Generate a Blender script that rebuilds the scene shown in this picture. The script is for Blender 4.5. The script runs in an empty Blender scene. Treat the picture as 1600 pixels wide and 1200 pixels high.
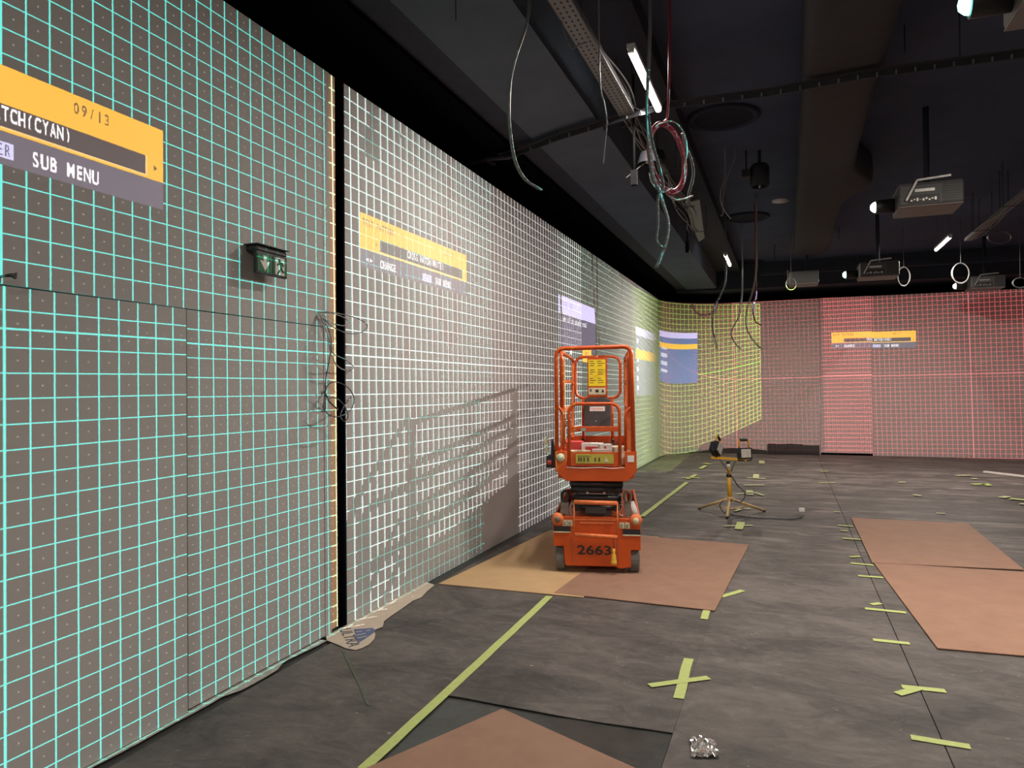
import bpy, bmesh, math, random
import numpy as np
from mathutils import Vector, Matrix, Euler, noise

SC = bpy.context.scene
COL = SC.collection
random.seed(7)

# ------------------------------------------------------------------ camera
# world: X=0 is the face of the left screen wall, +Y runs along it, +Z up
F_PX, YAW, PITCH, ROLL = 1130.34, 0.363203, 0.0076376, 0.0078197
CAM = Vector((2.8147, 0.0, 1.6))
WALL_TOP, FAR_Y = 3.705, 18.65
_f0 = Vector((-math.sin(YAW), math.cos(YAW), 0)); _r0 = Vector((math.cos(YAW), math.sin(YAW), 0)); _z = Vector((0, 0, 1))
CF = math.cos(PITCH) * _f0 + math.sin(PITCH) * _z
_u = -math.sin(PITCH) * _f0 + math.cos(PITCH) * _z
CR = math.cos(ROLL) * _r0 - math.sin(ROLL) * _u
CU = math.sin(ROLL) * _r0 + math.cos(ROLL) * _u
cd = bpy.data.cameras.new('camera'); co = bpy.data.objects.new('camera', cd); COL.objects.link(co)
cd.sensor_width = 36.0; cd.lens = F_PX / 1600 * 36.0; cd.clip_start = 0.05; cd.clip_end = 200
mw = Matrix.Identity(4)
for i in range(3):
    mw[i][0] = CR[i]; mw[i][1] = CU[i]; mw[i][2] = -CF[i]; mw[i][3] = CAM[i]
co.matrix_world = mw
SC.camera = co

# ------------------------------------------------------------------ world, exposure
w = bpy.data.worlds.new('world'); SC.world = w; w.use_nodes = True
w.node_tree.nodes['Background'].inputs[0].default_value = (0.5, 0.55, 0.7, 1)
w.node_tree.nodes['Background'].inputs[1].default_value = 0.02
SC.view_settings.view_transform = 'Standard'; SC.view_settings.look = 'None'
SC.view_settings.exposure = 0.0; SC.view_settings.gamma = 1.0; SC.view_settings.use_curve_mapping = False
SC.cycles.use_denoising = True
SC.cycles.denoising_prefilter = 'ACCURATE'; SC.cycles.sampling_pattern = 'BLUE_NOISE'; SC.cycles.light_sampling_threshold = 0.0
SC.cycles.max_bounces = 6; SC.cycles.diffuse_bounces = 4; SC.cycles.glossy_bounces = 3
SC.cycles.sample_clamp_indirect = 4.0
SC.cycles.use_adaptive_sampling = False
SC.cycles.caustics_reflective = False; SC.cycles.caustics_refractive = False

# lens positions of the ceiling projectors (the pictures they throw are built further down)
LENS = {'cyan': Vector((3.637, 4.27, 3.55)), 'white': Vector((3.667, 8.75, 3.55)), 'green': Vector((3.70, 13.46, 3.50)),
        'mint': Vector((5.93, 16.70, 3.60)), 'red': Vector((3.25, 15.9, 3.72)), 'rose': Vector((7.70, 16.75, 3.72))}

# ------------------------------------------------------------------ pixel -> place helpers
def ray(x, y): return CF + (x - 800) / F_PX * CR + (600 - y) / F_PX * CU
def fl(x, y, z=0.0):
    d = ray(x, y); return CAM + d * ((z - CAM.z) / d.z)
def onA(x, y, X=0.0):
    d = ray(x, y); return CAM + d * ((X - CAM.x) / d.x)
def onF(x, y, Y=FAR_Y):
    d = ray(x, y); return CAM + d * (Y / d.y)
def at(x, y, D): return CAM + ray(x, y) * D

# ------------------------------------------------------------------ node helpers
class V:
    """a float socket with operators"""
    def __init__(s, t, k): s.t = t; s.k = k
    def m(s, op, b=None, c=None, clamp=False):
        n = s.t.nodes.new('ShaderNodeMath'); n.operation = op; n.use_clamp = clamp
        for i, v in enumerate((s, b, c)):
            if v is None: continue
            if isinstance(v, V): s.t.links.new(v.k, n.inputs[i])
            else: n.inputs[i].default_value = v
        return V(s.t, n.outputs[0])
    def __add__(s, o): return s.m('ADD', o)
    def __sub__(s, o): return s.m('SUBTRACT', o)
    def __mul__(s, o): return s.m('MULTIPLY', o)
    def __truediv__(s, o): return s.m('DIVIDE', o)
    def fract(s): return s.m('FRACT')
    def floor(s): return s.m('FLOOR')
    def abs(s): return s.m('ABSOLUTE')
    def lt(s, o): return s.m('LESS_THAN', o)
    def gt(s, o): return s.m('GREATER_THAN', o)
    def max(s, o): return s.m('MAXIMUM', o)
    def min(s, o): return s.m('MINIMUM', o)
    def inv(s): return s.m('MULTIPLY_ADD', -1.0, 1.0)
    def line(s, half, soft): return s.m('MULTIPLY_ADD', -1.0 / soft, half / soft + 0.5, clamp=True)
def between(v, a, b): return v.gt(a) * v.lt(b)
def rect(u, v, a, b, c, d): return between(u, a, b) * between(v, c, d)

def mat(name, color, rough=0.6, metal=0.0, spec=0.5, var=0.0, vscale=8.0, bump=0.0, bscale=40.0, emit=None, estr=0.0, stretch=None, col2=None, coat=0.0):
    m = bpy.data.materials.new(name); m.use_nodes = True
    t = m.node_tree; b = t.nodes['Principled BSDF']
    c = tuple(color) + (1,)
    b.inputs['Base Color'].default_value = c
    b.inputs['Roughness'].default_value = rough; b.inputs['Metallic'].default_value = metal
    b.inputs['Specular IOR Level'].default_value = spec; b.inputs['Coat Weight'].default_value = coat
    tc = t.nodes.new('ShaderNodeTexCoord'); mp = t.nodes.new('ShaderNodeMapping')
    t.links.new(tc.outputs['Object'], mp.inputs[0])
    if stretch: mp.inputs['Scale'].default_value = stretch
    n = t.nodes.new('ShaderNodeTexNoise'); n.inputs['Scale'].default_value = vscale; n.inputs['Detail'].default_value = 6; n.inputs['Roughness'].default_value = 0.65
    t.links.new(mp.outputs[0], n.inputs['Vector'])
    r = t.nodes.new('ShaderNodeValToRGB')
    if col2 is None: col2 = tuple(min(1, x * (1 + var)) for x in color)
    c1 = tuple(x * (1 - var) for x in color)
    r.color_ramp.elements[0].position = 0.32; r.color_ramp.elements[0].color = c1 + (1,)
    r.color_ramp.elements[1].position = 0.68; r.color_ramp.elements[1].color = tuple(col2) + (1,)
    t.links.new(n.outputs['Fac'], r.inputs[0]); t.links.new(r.outputs[0], b.inputs['Base Color'])
    if bump:
        n2 = t.nodes.new('ShaderNodeTexNoise'); n2.inputs['Scale'].default_value = bscale; n2.inputs['Detail'].default_value = 4
        t.links.new(mp.outputs[0], n2.inputs['Vector'])
        bp = t.nodes.new('ShaderNodeBump'); bp.inputs['Strength'].default_value = bump; bp.inputs['Distance'].default_value = 0.01
        t.links.new(n2.outputs['Fac'], bp.inputs['Height']); t.links.new(bp.outputs[0], b.inputs['Normal'])
    if emit:
        b.inputs['Emission Color'].default_value = tuple(emit) + (1,); b.inputs['Emission Strength'].default_value = estr
        m.cycles.emission_sampling = 'NONE'
    return m

M = {}
M['screen'] = mat('screen_paint', (0.40, 0.382, 0.375), 0.9, spec=0.2, var=0.03, vscale=1.5)
M['timber'] = mat('edge_timber', (0.52, 0.33, 0.19), 0.8, var=0.15, vscale=20, stretch=(1, 1, 0.1))
M['void'] = mat('unlit_void_black', (0.006, 0.006, 0.008), 1.0, spec=0.0, var=0.1)  # near-black colour stands for the unlit space behind and above the screens
M['ceil'] = mat('ceiling_paint', (0.052, 0.066, 0.112), 0.85, spec=0.2, var=0.12, vscale=2)  # bluish tint of stray projector light is put into this base colour
M['panel'] = mat('grey_soffit', (0.092, 0.112, 0.150), 0.9, spec=0.2, var=0.1, vscale=2)  # blue cast of the projector light included in the soffit colour
M['dark'] = mat('dark_beam', (0.035, 0.038, 0.055), 0.8, spec=0.2, var=0.1)
M['slab'] = mat('floor_slab', (0.035, 0.034, 0.034), 0.6, var=0.2)
M['mdf'] = mat('brown_hardboard', (0.30, 0.175, 0.122), 0.7, var=0.10, vscale=5, spec=0.3)
M['mdf2'] = mat('brown_hardboard_warm', (0.33, 0.185, 0.127), 0.7, var=0.10, vscale=4, spec=0.3)
M['mdfy'] = mat('yellow_hardboard', (0.52, 0.345, 0.185), 0.7, var=0.06, vscale=4, spec=0.3)
M['tape'] = mat('green_tape', (0.46, 0.54, 0.18), 0.6, var=0.08, vscale=30)
M['tapew'] = mat('pale_tape', (0.50, 0.52, 0.28), 0.6, var=0.08, vscale=30)
M['orange'] = mat('orange_paint', (0.56, 0.080, 0.010), 0.42, var=0.10, vscale=9, spec=0.4)
M['orangeworn'] = mat('worn_orange_paint', (0.72, 0.19, 0.06), 0.5, var=0.22, vscale=30, spec=0.4)
M['rubber'] = mat('grey_rubber', (0.16, 0.15, 0.135), 0.8, var=0.15, vscale=30)
M['black'] = mat('black_plastic', (0.014, 0.014, 0.015), 0.5, var=0.2, vscale=30)
M['steelblack'] = mat('greased_black_steel', (0.020, 0.020, 0.022), 0.4, spec=0.5, var=0.3, vscale=14)
M['charcoal'] = mat('charcoal_plastic', (0.05, 0.05, 0.053), 0.5, var=0.2, vscale=12)
M['paintblack'] = mat('stencil_black', (0.02, 0.02, 0.022), 0.7)
M['steel'] = mat('bare_steel', (0.42, 0.40, 0.38), 0.4, metal=0.7, var=0.2, vscale=20)
M['rust'] = mat('worn_bracket_steel', (0.16, 0.125, 0.10), 0.6, metal=0.2, var=0.3, vscale=30)
M['white'] = mat('white_plastic', (0.75, 0.73, 0.70), 0.5, var=0.05)
M['cream'] = mat('cream_card', (0.68, 0.58, 0.42), 0.8, var=0.12, vscale=20)
M['paper'] = mat('beige_paper', (0.53, 0.44, 0.36), 0.85, var=0.06, vscale=10)
M['bluepaper'] = mat('blue_print', (0.10, 0.13, 0.25), 0.8, var=0.15, vscale=30)
M['inkgrey'] = mat('grey_print', (0.10, 0.10, 0.13), 0.8)
M['yellowlabel'] = mat('yellow_label', (0.85, 0.68, 0.02), 0.45, var=0.04)
M['olive'] = mat('olive_label', (0.46, 0.40, 0.06), 0.5, var=0.15, vscale=40)
M['pale'] = mat('pale_label', (0.62, 0.58, 0.40), 0.6, var=0.1, vscale=40)
M['red'] = mat('red_card', (0.62, 0.06, 0.06), 0.6, var=0.1)
M['redcable'] = mat('red_cable', (0.26, 0.018, 0.035), 0.45, var=0.3, vscale=30)
M['greycable'] = mat('grey_cable', (0.13, 0.13, 0.135), 0.5, var=0.15, vscale=40)
M['palecable'] = mat('pale_cable', (0.27, 0.26, 0.25), 0.45, var=0.1, vscale=40)
M['darkcable'] = mat('dark_cable', (0.05, 0.05, 0.06), 0.45, var=0.2, vscale=40)
M['tripod'] = mat('yellow_tripod_paint', (0.62, 0.33, 0.02), 0.4, var=0.12, vscale=20)
M['tripodlight'] = mat('worn_yellow_paint', (0.62, 0.42, 0.20), 0.5, var=0.15, vscale=20)
M['glass'] = mat('floodlight_lens', (0.50, 0.48, 0.44), 0.25, var=0.15, vscale=30)
M['duct'] = mat('brown_duct_wrap', (0.042, 0.040, 0.046), 0.8, spec=0.2, var=0.12, vscale=3, bump=0.35, bscale=5, stretch=(0.6, 9, 0.6))
M['tray'] = mat('galvanised_tray', (0.20, 0.20, 0.21), 0.5, metal=0.4, var=0.15, vscale=12)
M['strut'] = mat('grey_strut', (0.030, 0.031, 0.037), 0.6, spec=0.2, var=0.15, vscale=10)
M['speaker'] = mat('speaker_grille', (0.014, 0.017, 0.027), 0.8, spec=0.1, var=0.1)
M['speakerrim'] = mat('speaker_rim', (0.028, 0.034, 0.052), 0.8, spec=0.1)
M['projtop'] = mat('projector_case', (0.10, 0.098, 0.10), 0.5, var=0.08, vscale=20)
M['projside'] = mat('projector_rear', (0.075, 0.073, 0.075), 0.55, var=0.1, vscale=40)
M['projunder'] = mat('projector_underside', (0.23, 0.20, 0.195), 0.6, var=0.05)
M['disc'] = mat('white_disc', (0.55, 0.52, 0.54), 0.6)
M['matteblack'] = mat('matt_black', (0.008, 0.008, 0.009), 0.9, spec=0.1)
M['foil'] = mat('crumpled_foil', (0.80, 0.76, 0.74), 0.22, metal=0.9, var=0.15, vscale=60)
M['signgreen'] = mat('exit_sign_green', (0.012, 0.11, 0.045), 0.35, var=0.08)
M['signwhite'] = mat('exit_sign_white', (0.62, 0.56, 0.52), 0.4)
M['battenbody'] = mat('batten_body', (0.6, 0.6, 0.6), 0.5)
M['plasticsheet'] = mat('creased_dark_plastic', (0.040, 0.042, 0.040), 0.32, var=0.3, vscale=6, bump=0.5, bscale=9)
M['whitewood'] = mat('white_batten', (0.78, 0.70, 0.66), 0.6, var=0.05)
M['plugyellow'] = mat('yellow_plug', (0.78, 0.48, 0.06), 0.45, var=0.08)
M['dust'] = mat('white_dust_strip', (0.36, 0.34, 0.31), 0.9, var=0.35, vscale=14)

def perforated(name, col, pu, pv):
    m = mat(name, col, 0.5, metal=0.4); t = m.node_tree; b = t.nodes['Principled BSDF']
    tc = t.nodes.new('ShaderNodeTexCoord'); sp = t.nodes.new('ShaderNodeSeparateXYZ'); t.links.new(tc.outputs['Object'], sp.inputs[0])
    x, y = V(t, sp.outputs[0]), V(t, sp.outputs[1])
    a = ((x / pu + 0.5).fract() - 0.5).abs().lt(0.17); c = ((y / pv).fract() - 0.5).abs().lt(0.24)
    mx = t.nodes.new('ShaderNodeMix'); mx.data_type = 'RGBA'; t.links.new((a * c).k, mx.inputs['Factor'])
    t.links.new(b.inputs['Base Color'].links[0].from_socket, mx.inputs[6]); mx.inputs[7].default_value = (0.004, 0.004, 0.005, 1)
    t.links.new(mx.outputs[2], b.inputs['Base Color']); return m
M['traybase'] = perforated('perforated_tray', (0.20, 0.20, 0.21), 0.04, 0.06)
def vinyl(name, tone):
    m = mat(name, tuple(tone * x for x in (0.060, 0.054, 0.051)), 0.62, spec=0.35)
    t = m.node_tree; b = t.nodes['Principled BSDF']; rmp = b.inputs['Base Color'].links[0].from_node
    tc = t.nodes.new('ShaderNodeTexCoord'); mp = t.nodes.new('ShaderNodeMapping'); mp.inputs['Scale'].default_value = (0.9, 1.6, 1)
    t.links.new(tc.outputs['Object'], mp.inputs[0])
    def nz(sc, det, ro, dist=0.0):
        n = t.nodes.new('ShaderNodeTexNoise'); n.inputs['Scale'].default_value = sc; n.inputs['Detail'].default_value = det
        n.inputs['Roughness'].default_value = ro; n.inputs['Distortion'].default_value = dist
        t.links.new(mp.outputs[0], n.inputs['Vector']); return V(t, n.outputs['Fac'])
    big = nz(1.3, 8, 0.68, 0.8); fine = nz(5.0, 8, 0.7, 1.5); specks = nz(38, 2, 0.5)
    f = (big - 0.36).m('MULTIPLY', 2.2, clamp=True) * 0.62 + (fine - 0.40).m('MULTIPLY', 2.0, clamp=True) * 0.45
    mix = t.nodes.new('ShaderNodeMix'); mix.data_type = 'RGBA'
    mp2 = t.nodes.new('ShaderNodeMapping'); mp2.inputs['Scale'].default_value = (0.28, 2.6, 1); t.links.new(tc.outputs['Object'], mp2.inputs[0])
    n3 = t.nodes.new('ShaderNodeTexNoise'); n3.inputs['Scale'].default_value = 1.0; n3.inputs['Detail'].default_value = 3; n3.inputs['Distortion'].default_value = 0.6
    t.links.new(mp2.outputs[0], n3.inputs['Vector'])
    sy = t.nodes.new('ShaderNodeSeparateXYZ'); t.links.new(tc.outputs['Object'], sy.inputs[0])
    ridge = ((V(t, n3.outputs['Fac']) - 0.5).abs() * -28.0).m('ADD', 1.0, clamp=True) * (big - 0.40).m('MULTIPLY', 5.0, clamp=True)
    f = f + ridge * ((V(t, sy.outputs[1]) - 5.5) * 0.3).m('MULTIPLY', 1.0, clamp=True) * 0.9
    t.links.new(f.m('MULTIPLY', 1.0, clamp=True).k, mix.inputs['Factor'])
    mix.inputs[6].default_value = tuple(tone * x for x in (0.036, 0.0325, 0.0318)) + (1,)
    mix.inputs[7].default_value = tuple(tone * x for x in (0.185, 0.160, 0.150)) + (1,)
    sp = ((specks - 0.70).m('MULTIPLY', 30, clamp=True)) * ((fine - 0.50).m('MULTIPLY', 12, clamp=True))
    mix2 = t.nodes.new('ShaderNodeMix'); mix2.data_type = 'RGBA'
    t.links.new((sp * 0.7).k, mix2.inputs['Factor']); t.links.new(mix.outputs[2], mix2.inputs[6])
    mix2.inputs[7].default_value = (0.42, 0.40, 0.37, 1)
    t.links.new(mix2.outputs[2], b.inputs['Base Color'])
    t.nodes.remove(rmp)
    bp = t.nodes.new('ShaderNodeBump'); bp.inputs['Strength'].default_value = 0.25; bp.inputs['Distance'].default_value = 0.01
    t.links.new(fine.k, bp.inputs['Height']); t.links.new(bp.outputs[0], b.inputs['Normal'])
    return m
M['vinyl'] = vinyl('dark_vinyl', 1.22)
M['vinylb'] = vinyl('dark_vinyl_dusty', 1.34)

# ------------------------------------------------------------------ mesh helpers
class MB:
    def __init__(s): s.v = []; s.f = []; s.sm = []
    def add(s, vs, fs, smooth=False):
        o = len(s.v); s.v += [tuple(v) for v in vs]
        for f in fs: s.f.append(tuple(i + o for i in f)); s.sm.append(smooth)
        return s
    def box(s, c, d, R=None):
        hx, hy, hz = d[0] / 2, d[1] / 2, d[2] / 2; c = Vector(c); vs = []
        for x in (-hx, hx):
            for y in (-hy, hy):
                for z in (-hz, hz):
                    p = Vector((x, y, z)); vs.append(c + (R @ p if R else p))
        return s.add(vs, [(0, 1, 3, 2), (4, 6, 7, 5), (0, 4, 5, 1), (2, 3, 7, 6), (0, 2, 6, 4), (1, 5, 7, 3)])
    def box2(s, a, b): return s.box([(a[i] + b[i]) / 2 for i in range(3)], [abs(b[i] - a[i]) for i in range(3)])
    def bar(s, p, q, w, h, up=(0, 0, 1)):
        p = Vector(p); q = Vector(q); d = (q - p); L = d.length; d.normalize()
        x = d.cross(Vector(up))
        if x.length < 1e-4: x = d.cross(Vector((1, 0, 0)))
        x.normalize(); z = x.cross(d)
        R = Matrix((x, d, z)).transposed()
        return s.box((p + q) / 2, (w, L, h), R)
    def tube(s, pts, r, n=8, caps=True, closed=False):
        pts = [Vector(p) for p in pts]; k = len(pts); rings = []
        rs = r if isinstance(r, (list, tuple)) else [r] * k
        prev = None
        for i in range(k):
            if closed: t = pts[(i + 1) % k] - pts[i - 1]
            else: t = pts[min(i + 1, k - 1)] - pts[max(i - 1, 0)]
            if t.length < 1e-9: t = Vector((0, 0, 1))
            t.normalize()
            if prev is None:
                a = Vector((0, 0, 1)) if abs(t.z) < 0.9 else Vector((1, 0, 0))
                u = t.cross(a).normalized()
            else:
                u = (prev - t * prev.dot(t))
                u = u.normalized() if u.length > 1e-6 else t.orthogonal().normalized()
            prev = u; vv = t.cross(u)
            rings.append([pts[i] + (u * math.cos(2 * math.pi * j / n) + vv * math.sin(2 * math.pi * j / n)) * rs[i] for j in range(n)])
        o = len(s.v)
        vs = [p for rg in rings for p in rg]; fs = []
        m = k if closed else k - 1
        for i in range(m):
            for j in range(n):
                a = i * n + j; b = i * n + (j + 1) % n; c = ((i + 1) % k) * n + (j + 1) % n; d = ((i + 1) % k) * n + j
                fs.append((a, b, c, d))
        s.add(vs, fs, True)
        if caps and not closed:
            s.add([], []); s.f.append(tuple(o + j for j in range(n))[::-1]); s.sm.append(False)
            s.f.append(tuple(o + (k - 1) * n + j for j in range(n))); s.sm.append(False)
        return s
    def cyl(s, p, q, r, n=16): return s.tube([p, q], r, n)
    def prism(s, poly, ext):
        ext = Vector(ext); n = len(poly); a = [Vector(p) for p in poly]; b = [p + ext for p in a]
        fs = [tuple(range(n))[::-1], tuple(range(n, 2 * n))]
        fs += [(i, (i + 1) % n, n + (i + 1) % n, n + i) for i in range(n)]
        return s.add(a + b, fs)
    def lathe(s, prof, c, axis='Z', n=24, smooth=True):
        c = Vector(c); vs = []; k = len(prof)
        for r, h in prof:
            for j in range(n):
                a = 2 * math.pi * j / n; x, y = r * math.cos(a), r * math.sin(a)
                vs.append(c + (Vector((x, y, h)) if axis == 'Z' else Vector((h, x, y)) if axis == 'X' else Vector((x, h, y))))
        fs = [(i * n + j, i * n + (j + 1) % n, (i + 1) * n + (j + 1) % n, (i + 1) * n + j) for i in range(k - 1) for j in range(n)]
        return s.add(vs, fs, smooth)
    def sphere(s, c, r, n=12):
        prof = [(max(1e-5, r * math.sin(math.pi * i / n)), -r * math.cos(math.pi * i / n)) for i in range(n + 1)]
        return s.lathe(prof, c, n=n * 2)
    def build(s, name, m, parent=None, bevel=0.0, center=False, loc=None):
        vs = s.v; origin = Vector((0, 0, 0))
        if center and vs:
            a = np.array(vs); origin = Vector(((a[:, 0].min() + a[:, 0].max()) / 2, (a[:, 1].min() + a[:, 1].max()) / 2, a[:, 2].min()))
            vs = [tuple(Vector(v) - origin) for v in vs]
        me = bpy.data.meshes.new(name); me.from_pydata(vs, [], s.f); me.validate()
        bm = bmesh.new(); bm.from_mesh(me); bmesh.ops.recalc_face_normals(bm, faces=bm.faces); bm.to_mesh(me); bm.free()
        if len(me.polygons) == len(s.sm): me.polygons.foreach_set('use_smooth', s.sm)
        me.materials.append(m); me.update()
        o = bpy.data.objects.new(name, me); COL.objects.link(o); o.location = origin if loc is None else loc
        if parent is not None: o.parent = parent
        if bevel:
            b = o.modifiers.new('bevel', 'BEVEL'); b.width = bevel; b.segments = 2; b.limit_method = 'ANGLE'; b.angle_limit = 0.7
        return o

def tag(o, label, cat, group=None, kind=None):
    o['label'] = label; o['category'] = cat
    if group: o['group'] = group
    if kind: o['kind'] = kind
    return o
def struct(o): o['kind'] = 'structure'; return o
def empty(name, loc, rz=0.0, label=None, cat=None, group=None):
    o = bpy.data.objects.new(name, None); COL.objects.link(o); o.location = loc; o.rotation_euler = (0, 0, rz); o.empty_display_size = 0.1
    if label: tag(o, label, cat, group)
    return o
def spline(pts, n=10):
    pts = [Vector(p) for p in pts]; out = []
    P = [pts[0] * 2 - pts[1]] + pts + [pts[-1] * 2 - pts[-2]]
    for i in range(1, len(P) - 2):
        for j in range(n):
            t = j / n; a, b, c, d = P[i - 1], P[i], P[i + 1], P[i + 2]
            out.append(0.5 * ((2 * b) + (c - a) * t + (2 * a - 5 * b + 4 * c - d) * t * t + (3 * b - a - 3 * c + d) * t ** 3))
    out.append(pts[-1]); return out
def rounded(pts, r, n=6):
    """open polyline with rounded inner corners"""
    pts = [Vector(p) for p in pts]; out = [pts[0]]
    for i in range(1, len(pts) - 1):
        a = (pts[i - 1] - pts[i]); b = (pts[i + 1] - pts[i]); d = min(r, a.length * .49, b.length * .49)
        p = pts[i] + a.normalized() * d; q = pts[i] + b.normalized() * d
        for j in range(n + 1):
            t = j / n; out.append(p * (1 - t) ** 2 + pts[i] * 2 * t * (1 - t) + q * t * t)
    out.append(pts[-1]); return out
FONT = None
def text_tris(s, size=1.0, bold=0.0):
    c = bpy.data.curves.new('lettering', 'FONT'); c.body = s; c.size = size; c.offset = bold; c.resolution_u = 4
    o = bpy.data.objects.new('lettering', c); COL.objects.link(o)
    dg = bpy.context.evaluated_depsgraph_get(); me = o.evaluated_get(dg).to_mesh()
    me.calc_loop_triangles()
    v = np.array([x.co[:] for x in me.vertices]) if len(me.vertices) else np.zeros((0, 3)); t = [tuple(x.vertices) for x in me.loop_triangles]
    o.evaluated_get(dg).to_mesh_clear(); bpy.data.objects.remove(o); bpy.data.curves.remove(c)
    return v, t
def text_mb(s, origin, xdir, ydir, height, width=None, bold=0.0, depth=0.002):
    """flat lettering, a few millimetres proud, lower left corner at origin"""
    v, t = text_tris(s, 1.0, bold); mb = MB()
    if not len(v): return mb
    x0, x1, y0, y1 = v[:, 0].min(), v[:, 0].max(), v[:, 1].min(), v[:, 1].max()
    sy = height / (y1 - y0); sx = sy if width is None else width / (x1 - x0)
    o = Vector(origin); X = Vector(xdir); Y = Vector(ydir); N = X.cross(Y)
    mb.add([o + X * ((p[0] - x0) * sx) + Y * ((p[1] - y0) * sy) + N * depth for p in v], t)
    return mb

# ================================================================== STRUCTURE
def quad_wall(name, y0, y1, z0, z1, th=0.08, m='screen'):
    return struct(MB().box2((-th, y0, z0), (0, y1, z1)).build(name, M[m], bevel=0.0))
DOOR_TOP = 2.017
quad_wall('wall_left', -4.2, 3.96, DOOR_TOP + 0.004, WALL_TOP)
struct(MB().box2((-0.08, 3.966, 0), (0, 4.033, WALL_TOP)).box2((-0.08, 3.958, DOOR_TOP + 0.004), (0, 3.968, WALL_TOP)).build('wall_left', M['screen']))
struct(MB().box2((-0.08, 4.035, 0.03), (-0.004, 4.108, WALL_TOP)).build('trim_1', M['timber']))
quad_wall('wall_left', 4.212, 17.05, 0, WALL_TOP)
struct(MB().box2((-0.09, 4.196, 0), (-0.001, 4.2115, WALL_TOP)).build('slit_shade_8', M['void']))  # black facing paints the slit's end face as dark as the gap
struct(MB().box2((-0.09, 4.1085, 0.03), (-0.006, 4.112, WALL_TOP)).build('slit_shade_9', M['void']))  # timber edge inside the slit blacked as painted shade too
# concealed doors in the near wall
d1 = empty('door_1', (0.0, 1.45, 0.012), 0.0)
struct(d1); d1.rotation_euler = (0, 0, math.radians(-1.05))
MB().box2((-0.045, 0.0, 0), (0, 1.336, DOOR_TOP - 0.016)).build('leaf', M['screen'], d1)
d2 = empty('door_2', (0.0, 2.816, 0.012)); struct(d2)
MB().box2((-0.045, 0.0, 0), (0, 1.142, DOOR_TOP - 0.014)).build('leaf', M['screen'], d2)
struct(MB().box2((-0.05, -4.2, 0), (0.0, 1.445, DOOR_TOP)).build('wall_left', M['screen']))
struct(MB().box2((-0.14, 1.4, 0), (-0.085, 4.0, DOOR_TOP)).build('trim_2', M['void']))
# rounded corner and far wall
mb = MB(); R = 1.6; n = 40
pf = [(R - R * math.cos(a * math.pi / 2 / n), FAR_Y - R + R * math.sin(a * math.pi / 2 / n)) for a in range(n + 1)]
vs = [(x, y, z) for x, y in pf for z in (0, WALL_TOP)]
bk = [(R - (R + .06) * math.cos(a * math.pi / 2 / n), FAR_Y - R + (R + .06) * math.sin(a * math.pi / 2 / n)) for a in range(n + 1)]
vb = [(x, y, z) for x, y in bk for z in (0, WALL_TOP)]
k = len(vs)
mb.add(vs + vb, [(2 * i, 2 * i + 2, 2 * i + 3, 2 * i + 1) for i in range(n)] + [(k + 2 * i, k + 2 * i + 1, k + 2 * i + 3, k + 2 * i + 2) for i in range(n)]
       + [(2 * i + 1, 2 * i + 3, k + 2 * i + 3, k + 2 * i + 1) for i in range(n)], True)
struct(mb.build('wall_corner', M['screen']))
struct(MB().box2((R, FAR_Y, 0), (3.555, FAR_Y + .08, WALL_TOP)).build('wall_far', M['screen']))
struct(MB().box2((3.558, FAR_Y - 0.03, 0.05), (4.66, FAR_Y + .08, WALL_TOP)).build('wall_far', M['screen']))
struct(MB().box2((4.663, FAR_Y, 0.0), (12.6, FAR_Y + .08, WALL_TOP)).build('wall_far', M['screen']))
struct(MB().box2((3.556, FAR_Y + 0.01, 0.0), (4.662, FAR_Y + .02, 0.10)).build('base_shade_far', M['void']))  # black strip painted in as the shadow under the raised panel
# dark shell behind and above the screens
struct(MB().box2((-1.2, -4.2, -.1), (-1.1, 20.2, 5.0)).build('wall_outer', M['void']))
struct(MB().box2((-1.2, 20.1, -.1), (12.7, 20.2, 5.0)).build('wall_outer', M['void']))
struct(MB().box2((12.6, -4.3, -.1), (12.7, 20.2, 5.0)).build('wall_right', M['screen']))
struct(MB().box2((-1.2, -4.3, -.1), (12.7, -4.2, 5.0)).build('wall_back', M['screen']))
struct(MB().box2((-1.2, -4.3, -.14), (12.7, 20.2, -.006)).build('floor', M['slab']))
ZC = 4.55
struct(MB().box2((-1.2, -4.3, ZC), (12.7, 20.2, ZC + .1)).build('ceiling', M['ceil']))
struct(MB().box2((-1.1, -4.2, 3.98), (0.30, 20.1, ZC)).build('trim_3', M['void']))
struct(MB().box2((0.30, -4.2, 4.02), (0.555, 20.1, ZC)).build('trim_4', M['dark']))
struct(MB().box2((0.555, -4.2, 4.0), (1.255, 18.0, ZC)).build('trim_5', M['panel']))
struct(MB().box2((1.255, -4.2, 4.38), (1.80, 18.0, ZC)).build('trim_6', M['dark']))
struct(MB().box2((0.3, 18.0, 3.95), (12.6, 20.1, ZC)).build('trim_7', M['dark']))

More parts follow.
